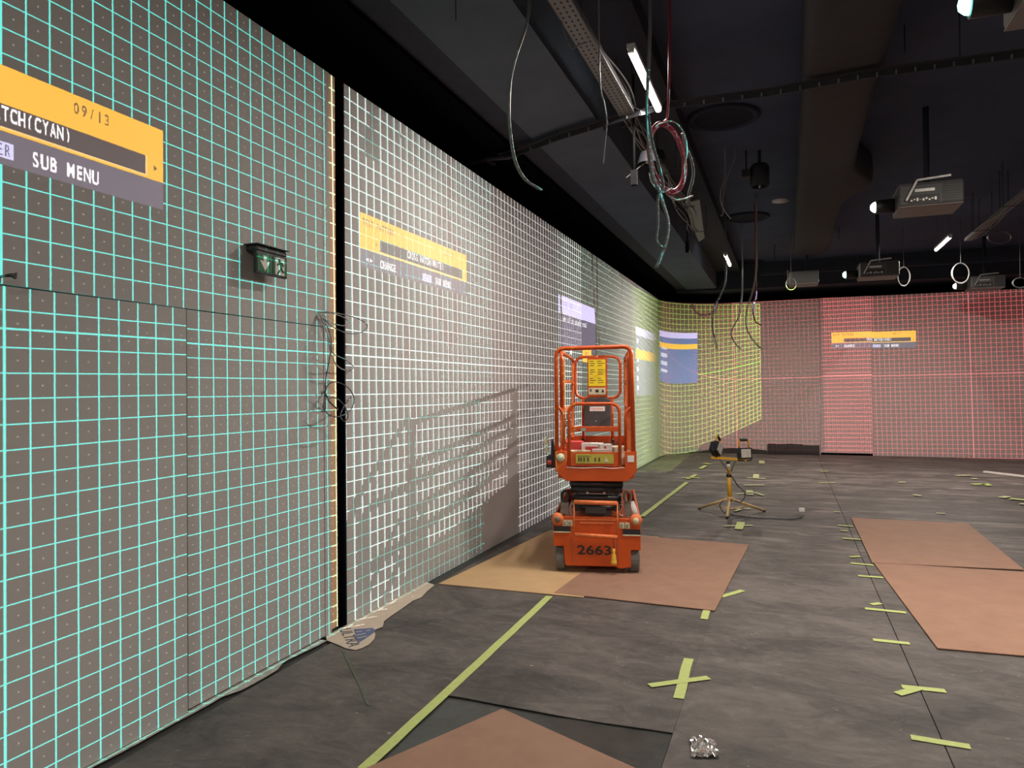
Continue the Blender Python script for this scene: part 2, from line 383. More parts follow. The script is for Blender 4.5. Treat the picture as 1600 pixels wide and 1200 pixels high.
# loose vinyl sheets laid along the room
def sheet(name, x0, x1, y0, y1, m, label, curl=False, ph=0.0):
    nx = max(4, int((x1 - x0) / 0.11)); ny = int((y1 - y0) / 0.055); mb = MB(); vs = []
    for j in range(ny + 1):
        for i in range(nx + 1):
            x = x0 + (x1 - x0) * i / nx; y = y0 + (y1 - y0) * j / ny
            a = min(1, max(0, (y - 6.0) / 3.0))
            q = noise.noise(Vector((x * 0.35 + ph, y * 2.1, ph))) ; q2 = noise.noise(Vector((x * 0.6, y * 5.0, 3 + ph)))
            z = 0.004 + a * (0.011 * max(0, q) + 0.004 * max(0, q2)) + 0.0015 * noise.noise(Vector((x * 2, y * 2, ph)))
            e = min(x - x0, x1 - x); z = 0.004 + (z - 0.004) * min(1, 0.1 + e / 0.2)
            yy = y
            if curl and j < 6:
                z += 0.0045 * ((6 - j) / 6) ** 2 * (0.6 + 0.7 * noise.noise(Vector((x * 3, 1, 1))))
                yy += 0.06 * noise.noise(Vector((x * 1.3, 5, 2))) * (6 - j) / 6
            vs.append((x, yy, z))
    fs = [(j * (nx + 1) + i, j * (nx + 1) + i + 1, (j + 1) * (nx + 1) + i + 1, (j + 1) * (nx + 1) + i) for j in range(ny) for i in range(nx)]
    mb.add(vs, fs, True)
    o = mb.build(name, M[m]); s = o.modifiers.new('thick', 'SOLIDIFY'); s.thickness = 0.003; s.offset = -1; e_ = o.modifiers.new('edges', 'EDGE_SPLIT'); e_.split_angle = 0.6
    return tag(o, label, 'floor covering')
sheet('vinyl_sheet', 0.10, 1.115, -2.0, 18.6, 'vinyl', 'dark grey vinyl floor sheet running along the foot of the left screen wall', ph=1)
sheet('vinyl_sheet', 1.117, 2.3045, 3.40, 18.6, 'vinyl', 'dark vinyl floor sheet under the orange lift and tripod, its near end curling up', curl=True, ph=5)
sheet('vinyl_sheet', 2.3055, 3.450, -2.0, 18.55, 'vinylb', 'dusty dark vinyl floor sheet between the taped seam crosses and the right-hand boards', ph=9)
sheet('vinyl_sheet', 3.456, 9.5, -1.0, 18.55, 'vinyl', 'wide rippled dark vinyl floor sheet under the two right-hand brown boards', ph=14)
mb = MB(); vs = []; nx, ny = 24, 40
for j in range(ny + 1):
    for i in range(nx + 1):
        x = 1.122 + 1.18 * i / nx; y = 1.2 + 2.28 * j / ny
        vs.append((x, y, -0.002 + 0.004 * abs(noise.noise(Vector((x * 4, y * 2, 9))))))
mb.add(vs, [(j * (nx + 1) + i, j * (nx + 1) + i + 1, (j + 1) * (nx + 1) + i + 1, (j + 1) * (nx + 1) + i) for j in range(ny) for i in range(nx)], False)
tag(mb.build('plastic_sheet', M['plasticsheet']), 'shiny creased dark plastic sheet showing beyond the nearest brown board', 'plastic sheet')

# ================================================================== PROJECTED PICTURES (real projector light)
CELL, ROWS = 10, 16
_glyph = {}
def glyph(ch, bold=0.0):
    if (ch, bold) in _glyph: return _glyph[(ch, bold)]
    g = np.zeros((ROWS, CELL), bool)
    if ch == '<' or ch == '>':
        for r in range(ROWS):
            for c in range(CELL):
                x = c if ch == '<' else CELL - 1 - c
                g[r, c] = abs(r - 7.5) < x * 0.85 and x < 8
    elif ch != ' ':
        v, t = text_tris(ch, 1.0, bold)
        cap = 0.70
        x0, x1 = v[:, 0].min(), v[:, 0].max(); wd = x1 - x0
        sx = min(CELL * 0.86 / 0.62, CELL * 0.88 / wd)
        off = (CELL - wd * sx) / 2 - 0.2
        ys, xs = np.mgrid[0:ROWS, 0:CELL]
        px = (xs + 0.5 - off) / sx + x0; py = (ys + 0.5) / ROWS * cap * (1.0 if v[:, 1].min() > -0.05 else 1.25) - (0.0 if v[:, 1].min() > -0.05 else 0.13)
        for a, b, c in t:
            A, B, C = v[a], v[b], v[c]
            d = (B[1] - C[1]) * (A[0] - C[0]) + (C[0] - B[0]) * (A[1] - C[1])
            if abs(d) < 1e-9: continue
            l1 = ((B[1] - C[1]) * (px - C[0]) + (C[0] - B[0]) * (py - C[1])) / d
            l2 = ((C[1] - A[1]) * (px - C[0]) + (A[0] - C[0]) * (py - C[1])) / d
            g |= (l1 >= -1e-6) & (l2 >= -1e-6) & (l1 + l2 <= 1 + 1e-6)
    _glyph[(ch, bold)] = g; return g
def text_bits(u, v, s, u0, u1, v0, v1, bold=0.0):
    """mask of a line of projected lettering that fills [u0,u1] x [v0,v1]"""
    t = u.t; cols = len(s) * CELL
    bits = np.concatenate([glyph(c, bold) for c in s], axis=1)
    vals = (bits * (2.0 ** np.arange(ROWS))[:, None]).sum(0)
    uu = (u - u0) * (cols / (u1 - u0)); col = uu.floor(); row = ((v - v0) * (ROWS / (v1 - v0))).floor()
    inside = rect(u, v, u0, u1, v0, v1)
    total = None
    for g0 in range(0, cols, 96):
        rp = t.nodes.new('ShaderNodeValToRGB'); cr = rp.color_ramp; cr.interpolation = 'CONSTANT'
        while len(cr.elements) < 32: cr.elements.new(1.0)
        for i in range(32):
            e = cr.elements[i]; e.position = i / 32
        for i in range(32):
            c3 = [float(vals[g0 + 32 * ch + i]) / 65536 if g0 + 32 * ch + i < cols else 0.0 for ch in range(3)]
            cr.elements[i].color = (*c3, 1)
        loc = (col - g0) / 32.0
        ch = loc.floor(); fr = (loc - ch) + 0.5 / 32
        t.links.new(fr.k, rp.inputs[0])
        sp = t.nodes.new('ShaderNodeSeparateColor'); t.links.new(rp.outputs[0], sp.inputs[0])
        for c in range(3):
            if g0 + 32 * c >= cols: break
            part = V(t, sp.outputs[c]) * between(ch, c - 0.5, c + 0.5)
            total = part if total is None else total + part
    val = (total * 65536.0 + 0.25).floor()
    two = V(t, t.nodes.new('ShaderNodeValue').outputs[0]); two.k.default_value = 2.0
    sh = (val / two.m('POWER', row)).floor()
    return (sh * 0.5).fract().gt(0.25) * inside

class Pic:
    """accumulates colour layers, later layers cover earlier ones"""
    def __init__(s, t): s.t = t; s.c = None
    def base(s, rgb):
        n = s.t.nodes.new('ShaderNodeRGB'); n.outputs[0].default_value = (*rgb, 1); s.c = n.outputs[0]
    def over(s, mask, rgb):
        n = s.t.nodes.new('ShaderNodeMix'); n.data_type = 'RGBA'; s.t.links.new(mask.k, n.inputs['Factor'])
        s.t.links.new(s.c, n.inputs[6])
        if isinstance(rgb, tuple): n.inputs[7].default_value = (*rgb, 1)
        else: s.t.links.new(rgb, n.inputs[7])
        s.c = n.outputs[2]
    def scale(s, f):
        n = s.t.nodes.new('ShaderNodeVectorMath'); n.operation = 'SCALE'; s.t.links.new(s.c, n.inputs[0]); s.t.links.new(f.k, n.inputs['Scale']); s.c = n.outputs[0]

def projector_light(name, lens, aim, cone, build, watt=280.0):
    l = bpy.data.lights.new(name, 'SPOT'); l.energy = watt; l.spot_size = math.radians(cone); l.spot_blend = 0.0; l.shadow_soft_size = 0.0
    o = bpy.data.objects.new(name, l); COL.objects.link(o); o.location = lens
    o.rotation_euler = (Vector(aim) - Vector(lens)).to_track_quat('-Z', 'Y').to_euler()
    l.use_nodes = True; t = l.node_tree; em = [n for n in t.nodes if n.type == 'EMISSION'][0]
    g = t.nodes.new('ShaderNodeNewGeometry'); sp = t.nodes.new('ShaderNodeSeparateXYZ'); t.links.new(g.outputs['Incoming'], sp.inputs[0])
    dx, dy, dz = (V(t, sp.outputs[i]) for i in range(3))
    col, st = build(t, dx, dy, dz, Vector(lens))
    t.links.new(col, em.inputs['Color']); t.links.new((st * (100.0 / watt)).k, em.inputs['Strength'])
    return o
def grid_mask(u, v, u0, du, zc, dz, wl, half0, soft, wu=1.6):
    fu = ((((u - u0) / du) + 0.5).fract() - 0.5).abs() * du
    zz = (v - zc).abs()
    fz = ((((zz - half0) / dz) + 0.5).fract() - 0.5).abs() * dz
    a = fu.line(wl * wu, soft * wu).max(fz.line(wl, soft)).max(zz.line(wl * 1.5, soft))
    cu = ((((u - u0) / du)).fract() - 0.5).abs() * du
    cz = ((((zz - half0) / dz)).fract() - 0.5).abs() * dz
    dots = ((cu * cu + cz * cz).m('SQRT')).line(0.0038, 0.0025)
    return a, dots
YEL, DARKY = (0.95, 0.47, 0.010), (0.10, 0.04, 0.0)
def osd(p, u, v, u0, zt, name, body=(0.085, 0.075, 0.12), yel=YEL):
    """the yellow test pattern menu; u0 is its left edge, zt its top; 1.825 m wide"""
    W = 1.825
    p.over(rect(u, v, u0, u0 + W, zt - 0.385, zt - 0.255), body)
    p.over(rect(u, v, u0, u0 + W, zt - 0.255, zt), yel)
    p.over(rect(u, v, u0 + .262, u0 + 1.732, zt - 0.245, zt - 0.150), (1.0, 0.62, 0.22))
    p.over(rect(u, v, u0 + .268, u0 + 1.722, zt - 0.238, zt - 0.150), (0.02, 0.012, 0.02))
    p.over(text_bits(u, v, 'TEST PATTERN', u0 + .03, u0 + .484, zt - .084, zt - .036, .012), DARKY)
    p.over(text_bits(u, v, '09/13', u0 + 1.350, u0 + 1.535, zt - .080, zt - .032, .006), DARKY)
    cw = .0362 if name != 'CYAN' else .0325; xe = u0 + (1.334 if name != 'CYAN' else 1.345); p.over(text_bits(u, v, 'CROSS HATCH(' + name + ')', xe - cw * (13 + len(name)), xe, zt - .214, zt - .156, .028), (0.95, 0.95, 1.0))
    p.over(text_bits(u, v, '<>', u0 + .07, u0 + .17, zt - .345, zt - .305), (0.8, 0.8, 0.95))
    p.over(text_bits(u, v, 'CHANGE', u0 + .27, u0 + .505, zt - .358, zt - .300, .028), (0.95, 0.95, 1.0))
    p.over(rect(u, v, u0 + .940, u0 + 1.10, zt - .358, zt - .296), (0.62, 0.62, 0.95))
    p.over(text_bits(u, v, 'ENTER', u0 + .950, u0 + 1.092, zt - .350, zt - .304), (0.06, 0.06, 0.14))
    p.over(text_bits(u, v, 'SUB MENU', u0 + 1.170, u0 + 1.478, zt - .358, zt - .298, .028), (0.95, 0.95, 1.0))
    for a, b, s in ((0.205, 0.232, '<'), (1.765, 1.790, '>')):
        p.over(text_bits(u, v, s, u0 + a, u0 + b, zt - .214, zt - .178), DARKY)
def on_wall_A(t, dx, dy, dz, L):
    s = dx.m('DIVIDE', -1.0 / 1.0); s = V(t, t.nodes.new('ShaderNodeValue').outputs[0]); s.k.default_value = -L.x
    s = s / dx.min(-1e-4)
    return s, s * dy + L.y, s * dz + L.z
def on_far(t, dx, dy, dz, L):
    s = V(t, t.nodes.new('ShaderNodeValue').outputs[0]); s.k.default_value = FAR_Y - L.y
    s = s / dy.max(1e-4)
    return s, s * dx + L.x, s * dz + L.z

def pic_cyan(t, dx, dy, dz, L):
    s, u, v = on_wall_A(t, dx, dy, dz, L); p = Pic(t); p.base((0.012, 0.012, 0.010))
    uu = u + (v - 1.6) * (u - 1.9).max(0.0) * 0.0035
    a, d = grid_mask(uu, v, 1.897, 0.0998, 1.846, 0.0995, 0.0026, 0.0725, 0.0022, 1.4)
    p.over(d * 0.5, (0.42, 0.38, 0.32)); p.over(a.max(((u - 1.897).abs()).line(0.0055, 0.003)), (0.08, 0.86, 0.76))
    osd(p, u, v, 0.846, 2.867, 'CYAN')
    p.scale(rect(u, v, -3.1, 6.853, -0.03, 3.72) * (u.gt(4.15) * -0.5 + 1.0))
    return p.c, s * s * s / L.x
def pic_white(t, dx, dy, dz, L):
    s, u, v = on_wall_A(t, dx, dy, dz, L); p = Pic(t); p.base((0.012, 0.011, 0.011))
    uu = u - (v - 1.2).max(0.0) * (u - 8.0) * 0.0035
    a, d = grid_mask(uu, v, 4.312, 0.1006, 1.846, 0.0998, 0.0031, 0.073, 0.0025, 1.9)
    p.over(d * 0.5, (0.40, 0.33, 0.27)); p.over(a, (0.74, 0.76, 0.75))
    osd(p, u, v, 4.400, 2.868, 'WHITE')
    p.scale(rect(u, v, 4.05, 10.31, -0.10, 3.72))
    return p.c, s * s * s / L.x
def pic_mint(t, dx, dy, dz, L):
    s, u, v = on_wall_A(t, dx, dy, dz, L); p = Pic(t); p.base((0.012, 0.014, 0.013))
    a, d = grid_mask(u, v, 9.15, 0.1006, 1.846, 0.0998, 0.0036, 0.073, 0.003, 1.6)
    a2 = a
    p.over(a2, (0.38, 0.58, 0.45))
    # stand-by question menu
    p.over(rect(u, v, 9.17, 11.13, 2.18, 2.86), (0.075, 0.07, 0.13)); p.over(rect(u, v, 9.17, 11.13, 2.62, 2.86), (0.60, 0.56, 0.95))
    p.over(text_bits(u, v, 'POWER OFF', 9.24, 9.86, 2.70, 2.79), (0.25, 0.22, 0.55))
    p.over(text_bits(u, v, 'Power off by standby mode?', 9.26, 10.62, 2.52, 2.60, .02), (0.95, 0.95, 1.0))
    p.over(rect(u, v, 10.34, 10.86, 2.00, 2.22), (1.0, 0.55, 0.05)); p.over(text_bits(u, v, 'NO', 10.50, 10.68, 2.07, 2.16), DARKY)
    p.over(rect(u, v, 9.70, 9.78, 2.08, 2.20), (0.9, 0.9, 1.0))
    # settings list
    p.over(rect(u, v, 14.37, 16.72, 1.45, 2.85), (0.16, 0.18, 0.32)); p.over(rect(u, v, 14.37, 16.72, 2.68, 2.85), (0.60, 0.58, 0.95))
    p.over(rect(u, v, 14.37, 16.72, 2.20, 2.40), (1.0, 0.52, 0.06))
    fz = ((v * (1 / 0.19)).fract() - 0.5).abs()
    p.over(rect(u, v, 14.48, 14.66, 1.5, 2.66) * fz.lt(0.26) * between(v, 2.2, 2.4).inv(), (0.75, 0.78, 1.0))
    fade = ((u - 16.9) * -0.55).m('ADD', 0.0, clamp=True)
    p.scale(rect(u, v, 9.15, 17.0, -0.10, 3.72) * fade)
    return p.c, s * s * s / L.x
AX = math.radians(36.9)
AXD = (-math.cos(AX), math.sin(AX)); RTD = (math.sin(AX), math.cos(AX))
def uv_green(P):
    L = LENS['green']; d = P - L; dep = d.x * AXD[0] + d.y * AXD[1]; return (d.x * RTD[0] + d.y * RTD[1]) / dep, d.z / dep
def pic_green(t, dx, dy, dz, L):
    dep = (dx * AXD[0] + dy * AXD[1]).max(1e-4); u = (dx * RTD[0] + dy * RTD[1]) / dep; v = dz / dep
    ur, vt = uv_green(Vector((2.214, FAR_Y, 3.64))); _, vb = uv_green(Vector((2.214, FAR_Y, 0.829))); _, vc = uv_green(Vector((2.2, FAR_Y, 2.234)))
    k = (vt - vb) / 28.1
    p = Pic(t); p.base((0.034, 0.040, 0.009))
    fu = ((((u - ur) / k) + 0.5).fract() - 0.5).abs() * k; fv = ((((v - vc) / k) + 0.5).fract() - 0.5).abs() * k
    wl = k * 0.045
    p.over(fu.line(wl, wl * 0.6).max(fv.line(wl, wl * 0.6)), (0.36, 0.58, 0.09)); p.over((v - vc).abs().line(wl * 1.6, wl), (0.25, 0.75, 0.04))
    a = onF(1082, 523); b = onA(1030, 514); ua, va = uv_green(Vector((a.x, FAR_Y, a.z))); ub, vb2 = uv_green(Vector((0.0, b.y, b.z)))
    c = onF(1082, 603); _, vlow = uv_green(Vector((c.x, FAR_Y, c.z))); _, vt1 = uv_green(Vector((a.x, FAR_Y, onF(1082, 532).z))); _, y0 = uv_green(Vector((a.x, FAR_Y, onF(1082, 541).z))); _, y1 = uv_green(Vector((a.x, FAR_Y, onF(1082, 549).z)))
    p.over(rect(u, v, ub, ua, vlow, va), (0.024, 0.12, 0.30)); p.over(rect(u, v, ub, ua, vt1, va), (0.55, 0.55, 0.90)); p.over(rect(u, v, ub, ua, y1, y0), (0.85, 0.50, 0.0))
    fr = (v * (1 / 0.036)).fract(); p.over(rect(u, v, ub + 0.012, ub + 0.07, vlow * 0.8 + va * .2, y1) * fr.lt(0.5), (0.45, 0.55, 0.70))
    fade = ((u - uv_green(Vector((0, 13.9, 2)))[0]) * 2.4).m('ADD', 0.0, clamp=True)
    low = (u - uv_green(Vector((0.75, FAR_Y, 1)))[0]).min(0.0) * 0.7; p.scale(between(u, -3.0, ur + wl) * v.lt(vt + wl) * (v - low).gt(vb) * fade)
    return p.c, (dep * 0 + 1.0) / (dep * dep * dep) * 30.0
def pic_red(t, dx, dy, dz, L, c0, x0, x1, menu):
    s, u, v = on_far(t, dx, dy, dz, L); p = Pic(t); p.base((0.036, 0.009, 0.009) if menu else (0.026, 0.008, 0.008))
    uu = u + (v - 1.8) * 0.021; vv = v - (u - 6.6) * 0.012
    a, d = grid_mask(uu, vv, c0, 0.1006, 1.87, 0.0998, 0.0040, 0.073, 0.004, 1.0)
    p.over(a, (0.80, 0.11, 0.12) if menu else (0.55, 0.08, 0.085)); p.over((uu - c0).abs().line(0.010, 0.004).max((vv - 1.87).abs().line(0.010, 0.004)), (0.68, 0.13, 0.13))
    if menu: osd(p, u, v, 3.745, 2.872, 'RED')
    w_ = (u - 1.6).min(0.0); p.scale((w_ * 0.55).m('ADD', 1.0, clamp=True).max(0.13) * between(u, x0, x1) * v.lt(3.72) * v.gt(w_ * w_ * -0.2 - 0.02))
    return p.c, s * s * s / (FAR_Y - L.y)

projector_light('cyan_picture', LENS['cyan'], (0, 2.2, 1.9), 150, pic_cyan)
projector_light('white_picture', LENS['white'], (0, 7.5, 1.9), 150, pic_white)
projector_light('mint_picture', LENS['mint'], (0, 13.2, 1.9), 120, pic_mint, 900.0)
projector_light('green_picture', LENS['green'], (1.0, 17.6, 2.4), 130, pic_green, 300.0)
projector_light('red_picture', LENS['red'], (2.2, FAR_Y, 1.9), 168, lambda t, a, b, c, L: pic_red(t, a, b, c, L, 1.62, -2.6, 4.667, False), 130.0)
projector_light('rose_picture', LENS['rose'], (6.6, FAR_Y, 1.9), 160, lambda t, a, b, c, L: pic_red(t, a, b, c, L, 6.640, 3.56, 9.7, True), 170.0)

# ================================================================== LAMPS
M['tube'] = mat('lit_tube', (0.9, 0.9, 0.9), 0.5, emit=(1.0, 0.93, 0.82), estr=7.0)
def batten(x, y, z, label, power, L=1.2, group='lit work-light battens'):
    r = empty('batten_light', (x, y, z), 0, label, 'lamp', group)
    MB().box2((-.03, -L / 2, 0), (.03, L / 2, .035)).build('housing', M['battenbody'], r, bevel=.004)
    MB().tube([(0, -L / 2 + .03, -.014), (0, L / 2 - .03, -.014)], .026, 12).build('lamp_tube', M['tube'], r)
    for s in (-1, 1):
        MB().box2((-.02, s * L / 2 - .015 - .015 * s, -.028), (.02, s * L / 2 + .015 - .015 * s, 0)).build('end_cap', M['battenbody'], r)
    for s in (-.4, .4): MB().tube([(0, s * L, .035), (0, s * L, (4.38 if x < 1.8 else ZC) - z)], .003, 6).build('hanger', M['darkcable'], r)
    l = bpy.data.lights.new('batten_lamp', 'AREA'); l.shape = 'RECTANGLE'; l.size = .05; l.size_y = L - .06; l.energy = power; l.color = (1.0, 0.90, 0.79)
    o = bpy.data.objects.new('batten_lamp', l); COL.objects.link(o); o.parent = r; o.location = (0, 0, -.044)
    return r
LP = 195
batten(1.81, 5.65, 4.0, 'brightest lit batten light, hanging above the cable tray near the red cable coil', 90)
batten(1.80, 14.1, 4.0, 'distant lit batten light hanging over the tray in front of the green corner', 80)
batten(5.28, 13.9, 4.0, 'lit batten light hanging on the right, beside the looped pale cable', LP)
batten(1.80, -2.8, 4.0, 'lit batten light hanging over the near end of the left cable tray', 150)
batten(5.28, -2.8, 4.0, 'lit batten light hanging over the near end of the right cable tray', 165)
batten(5.28, 5.4, 4.0, 'lit batten light hanging over the middle of the right cable tray', LP)

# ================================================================== SCISSOR LIFT
LIFT = empty('scissor_lift', (1.270, 6.085, 0.0145), 0.225, 'orange scissor lift numbered 2663 standing on hardboard sheets by the left wall', 'lift')
S = 179.0
def lx(p): return (p - 935) / S
def lz(p): return 1.6 + (608.5 - p) / S
def P(x, y, d=0.0): return (lx(x), d, lz(y) - 0.009)
DEP = 1.80
# chassis
b = MB()
out = [P(868, 808), P(868, 853), P(884, 853), P(886, 881), P(888, 883), P(964, 883), P(971, 886), P(987, 883), P(987, 857), P(1002, 857), P(1002, 809), P(985, 809), P(884, 807)]
b.prism(out, (0, .05, 0))
b.box2((lx(886), .05, lz(880)), (lx(986), DEP - .06, lz(812)))
b.prism([(x, DEP - .05, z) for x, _, z in out], (0, .05, 0))
for s in (868, 998): b.box2((lx(s), .05, lz(846)), (lx(s + 4), DEP - .05, lz(808)))
ch = b.build('chassis', M['orange'], LIFT, bevel=.006)
for cx, m_ in ((875, 'rust'), (995, 'pale')):
    b = MB(); b.lathe([(0.0001, 0), (.052, 0), (.052, .05), (.0001, .05)], P(cx, 811, -.012), 'Y', 20); b.build('corner_lug', M['orangeworn'], ch)
    b = MB(); b.lathe([(0.0001, 0), (.026, 0), (.026, .02), (.0001, .02)], P(cx, 811.5, -.020), 'Y', 16); b.build('lug_pin', M[m_], ch)
for a, c, y0, y1 in ((869, 895, 822, 830), (975, 1001.5, 825, 833)):
    MB().box2(P(a, y0, -.006), P(c, y1, .01)).build('slot', M['black'], ch)
    MB().box2(P(a, y1, -.012), P(c, y1 + 1.6, .01)).build('slot_lip', M['pale'], ch)
for a, y in ((883, 812), (891, 812), (970, 814.5), (978.5, 814.5)):
    l = MB().box2(P(a, y, -.004), P(a + 7.2, y + 9.3, .002)).build('decal', M['pale'], ch)
    MB().tube([P(a + 3.6 + 2 * math.cos(t), y + 5.5 + 2 * math.sin(t), -.006) for t in [i * .6 for i in range(1, 10)]], .0025, 5).build('symbol', M['paintblack'], l)
text_mb('2663', P(905, 865, -.003), (1, 0, 0), (0, 0, 1), .080, lx(957) - lx(905), bold=.018).build('fleet_number', M['paintblack'], ch)
MB().box2(P(909, 815, -.006), P(961, 817.5, 0)).box2(P(899, 810, -.004), P(968, 812.5, 0)).build('front_ledge', M['orangeworn'], ch, bevel=.002)
# recessed seam lines of the front cover
for x_ in (897, 967): MB().box2(P(x_, 838, -.002), P(x_ + .8, 880, 0)).build('cover_seam', M['rust'], ch)
for sx in (-.318, .322):
    for sy in (.115, DEP - .12):
        wb = MB(); r0 = .105; wb.lathe([(.03, -.042), (r0 - .012, -.042), (r0, -.034), (r0, .034), (r0 - .012, .042), (.03, .042)], (sx, sy, .105), 'X', 36)
        wo = wb.build('wheel', M['rubber'], LIFT)
        hb = MB(); hb.lathe([(.0001, -.046), (.05, -.046), (.05, .046), (.0001, .046)], (sx, sy, .105), 'X', 20); hb.build('hub', M['rust'], wo)
        tr = MB()
        for j in range(36):
            a = j * math.pi / 18; tr.box((sx, sy + (r0 + .0012) * math.cos(a), .105 + (r0 + .0012) * math.sin(a)), (.07, .008, .004), Matrix.Rotation(a - math.pi / 2, 3, 'X'))
        tr.build('tread', M['rubber'], wo)
# entry step
st = MB()
st.tube([P(901, 783.5, -.03), P(967, 784.5, -.03)], .019, 10); stp = st.build('step_bar', M['orangeworn'], LIFT)
MB().tube([P(902, 833, -.045), P(967, 835.5, -.045)], .016, 10).build('step_bar', M['orangeworn'], LIFT)
for x in (901, 967): MB().tube([P(x, 783, -.03), P(x, 835, -.045)], .006, 8).build('step_rod', M['orangeworn'], LIFT)
for x in (895, 970): MB().tube(rounded([P(x + 5, 787, -.02), P(x, 787, .0), P(x, 803, .0), P(x + 6, 804, -.02)], .02), .003, 6).build('step_bracket', M['steel'], LIFT)
# plug
MB().tube(spline([P(961, 836, -.05), P(960.5, 845, -.05), P(961.5, 853, -.035)]), .004, 6).build('plug_cord', M['darkcable'], LIFT)
b = MB(); b.lathe([(.0001, .135), (.012, .135), (.013, .105), (.012, .10), (.018, .08), (.024, .04), (.023, .035), (.026, .03), (.026, .002), (.0001, 0)], P(961, 878, -.04), 'Z', 16)
b.build('plug', M['plugyellow'], LIFT)
# scissor stack
for k, zc in enumerate((.520, .590, .660, .735)):
    sl = .022 if k % 2 else -.022
    for sx in (-.195, .195):
        MB().bar((sx * (1 if k % 2 else .86), .10, zc - sl), (sx * (1 if k % 2 else .86), DEP - .12, zc + sl), .04, .052).build('scissor_arm', M['steelblack'], LIFT, bevel=.006)
for zz, r, y0, w_ in ((.545, .026, .13, .205), (.63, .03, .12, .215), (.705, .032, .11, .225), (.755, .026, .10, .23)):
    MB().cyl((-w_, y0, zz), (w_, y0, zz), r, 14).build('cross_tube', M['steelblack'], LIFT)
MB().box2((-.20, .09, .765), (.20, DEP - .1, .79)).build('lift_frame', M['steelblack'], LIFT, bevel=.01)
for cx in (921, 947): MB().cyl(P(cx, 772, .07), P(cx, 772, .10), .012, 12).build('bolt', M['steel'], LIFT)
MB().box2((-.10, .10, .49), (.08, .4, .55)).box2((-.16, .09, .655), (-.09, .16, .70)).box2((.09, .09, .655), (.16, .16, .70)).build('pump_block', M['charcoal'], LIFT, bevel=.008)
# tie-down hooks
for sg, mm in ((-1, 'rust'), (1, 'orangeworn')):
    cx = 886 if sg < 0 else 983
    arm = MB(); arm.bar(P(cx + 7 * -sg * 0 - 2 * -sg, 806, .06), P(cx, 786, .08), .07, .02, up=(0, 1, 0)); ao = arm.build('tie_down_arm', M['rust'], LIFT, bevel=.004)
    ov = [(lx(cx) + .029 * math.cos(t), .075, lz(779) + .046 * math.sin(t)) for t in [i * math.pi / 10 for i in range(20)]]
    MB().tube(ov, .012, 8, closed=True).build('tie_down_loop', M['black' if sg < 0 else 'rust'], ao)
MB().tube([P(988, 786, .10), P(995, 806, .07)], .03, 14).build('white_sleeve', M['white'], LIFT)['label'] = 'dirty white tube by the right lug'
# platform
b = MB()
out = [P(872, 706), P(872, 735), P(888, 752), P(982, 752), P(997, 737), P(997, 706), P(979, 706), P(979, 731), P(890, 731), P(890, 706)]
b.prism(out, (0, .03, 0))
b.box2((lx(876), .03, lz(750)), (lx(993), DEP, lz(733)))
for s in (872.5, 993): b.box2((lx(s), .03, lz(740)), (lx(s + 3.5), DEP, lz(706)))
b.box2((lx(876), DEP - .02, lz(740)), (lx(993), DEP, lz(704)))
pl = b.build('platform', M['orange'], LIFT, bevel=.004)
b = MB(); b.lathe([(.0001, 0), (.036, 0), (.036, .004), (.0001, .004)], P(880.5, 715.5, -.006), 'Y', 24); b.build('round_decal', M['pale'], pl)
MB().box2(P(983, 712, -.004), P(993, 722, 0)).build('square_decal', M['white'], pl)
MB().tube(spline([P(890, 730.5, -.004), P(915, 731.5, -.006), P(940, 730.5, -.004), P(960, 732, -.006), P(978, 730.5, -.004)]), .003, 5).build('worn_edge', M['whitewood'], pl)
# entry gate
g = MB(); g.tube(rounded([P(894, 728, .01), P(894, 632.5, .01), P(971.5, 632.5, .01), P(971.5, 728, .01)], .085, 8), .0155, 10)
gt = g.build('gate', M['orange'], LIFT)
MB().box2(P(893, 667.5, 0), P(972.5, 675.5, .025)).build('gate_bar', M['orange'], gt, bevel=.004)
MB().box2(P(893, 707, .004), P(974, 729, .02)).build('gate_panel', M['orange'], gt, bevel=.003)
MB().box2(P(912, 670, -.012), P(920, 674.5, 0)).build('gate_latch', M['steel'], gt)
gl = MB().box2(P(904, 710, -.002), P(962, 724.5, .004)).build('gate_label', M['olive'], gt)
for xx in (908, 911.5, 916, 922, 933, 939): MB().box2(P(xx, 717, -.005), P(xx + 1.8, 721.5, -.002)).lathe([(.0001, 0), (.006, 0), (.0001, .003)], P(xx + .9, 716, -.005), 'Y', 8).build('pictogram', M['paintblack'], gl)
MB().prism([P(947, 722, -.003), P(955, 722, -.003), P(951, 715, -.003)], (0, -.002, 0)).build('warning_triangle', M['pale'], gl)
text_mb('WARNING', P(906, 714.5, -.003), (1, 0, 0), (0, 0, 1), .013, .12, depth=.001).build('lettering', M['paintblack'], gl)
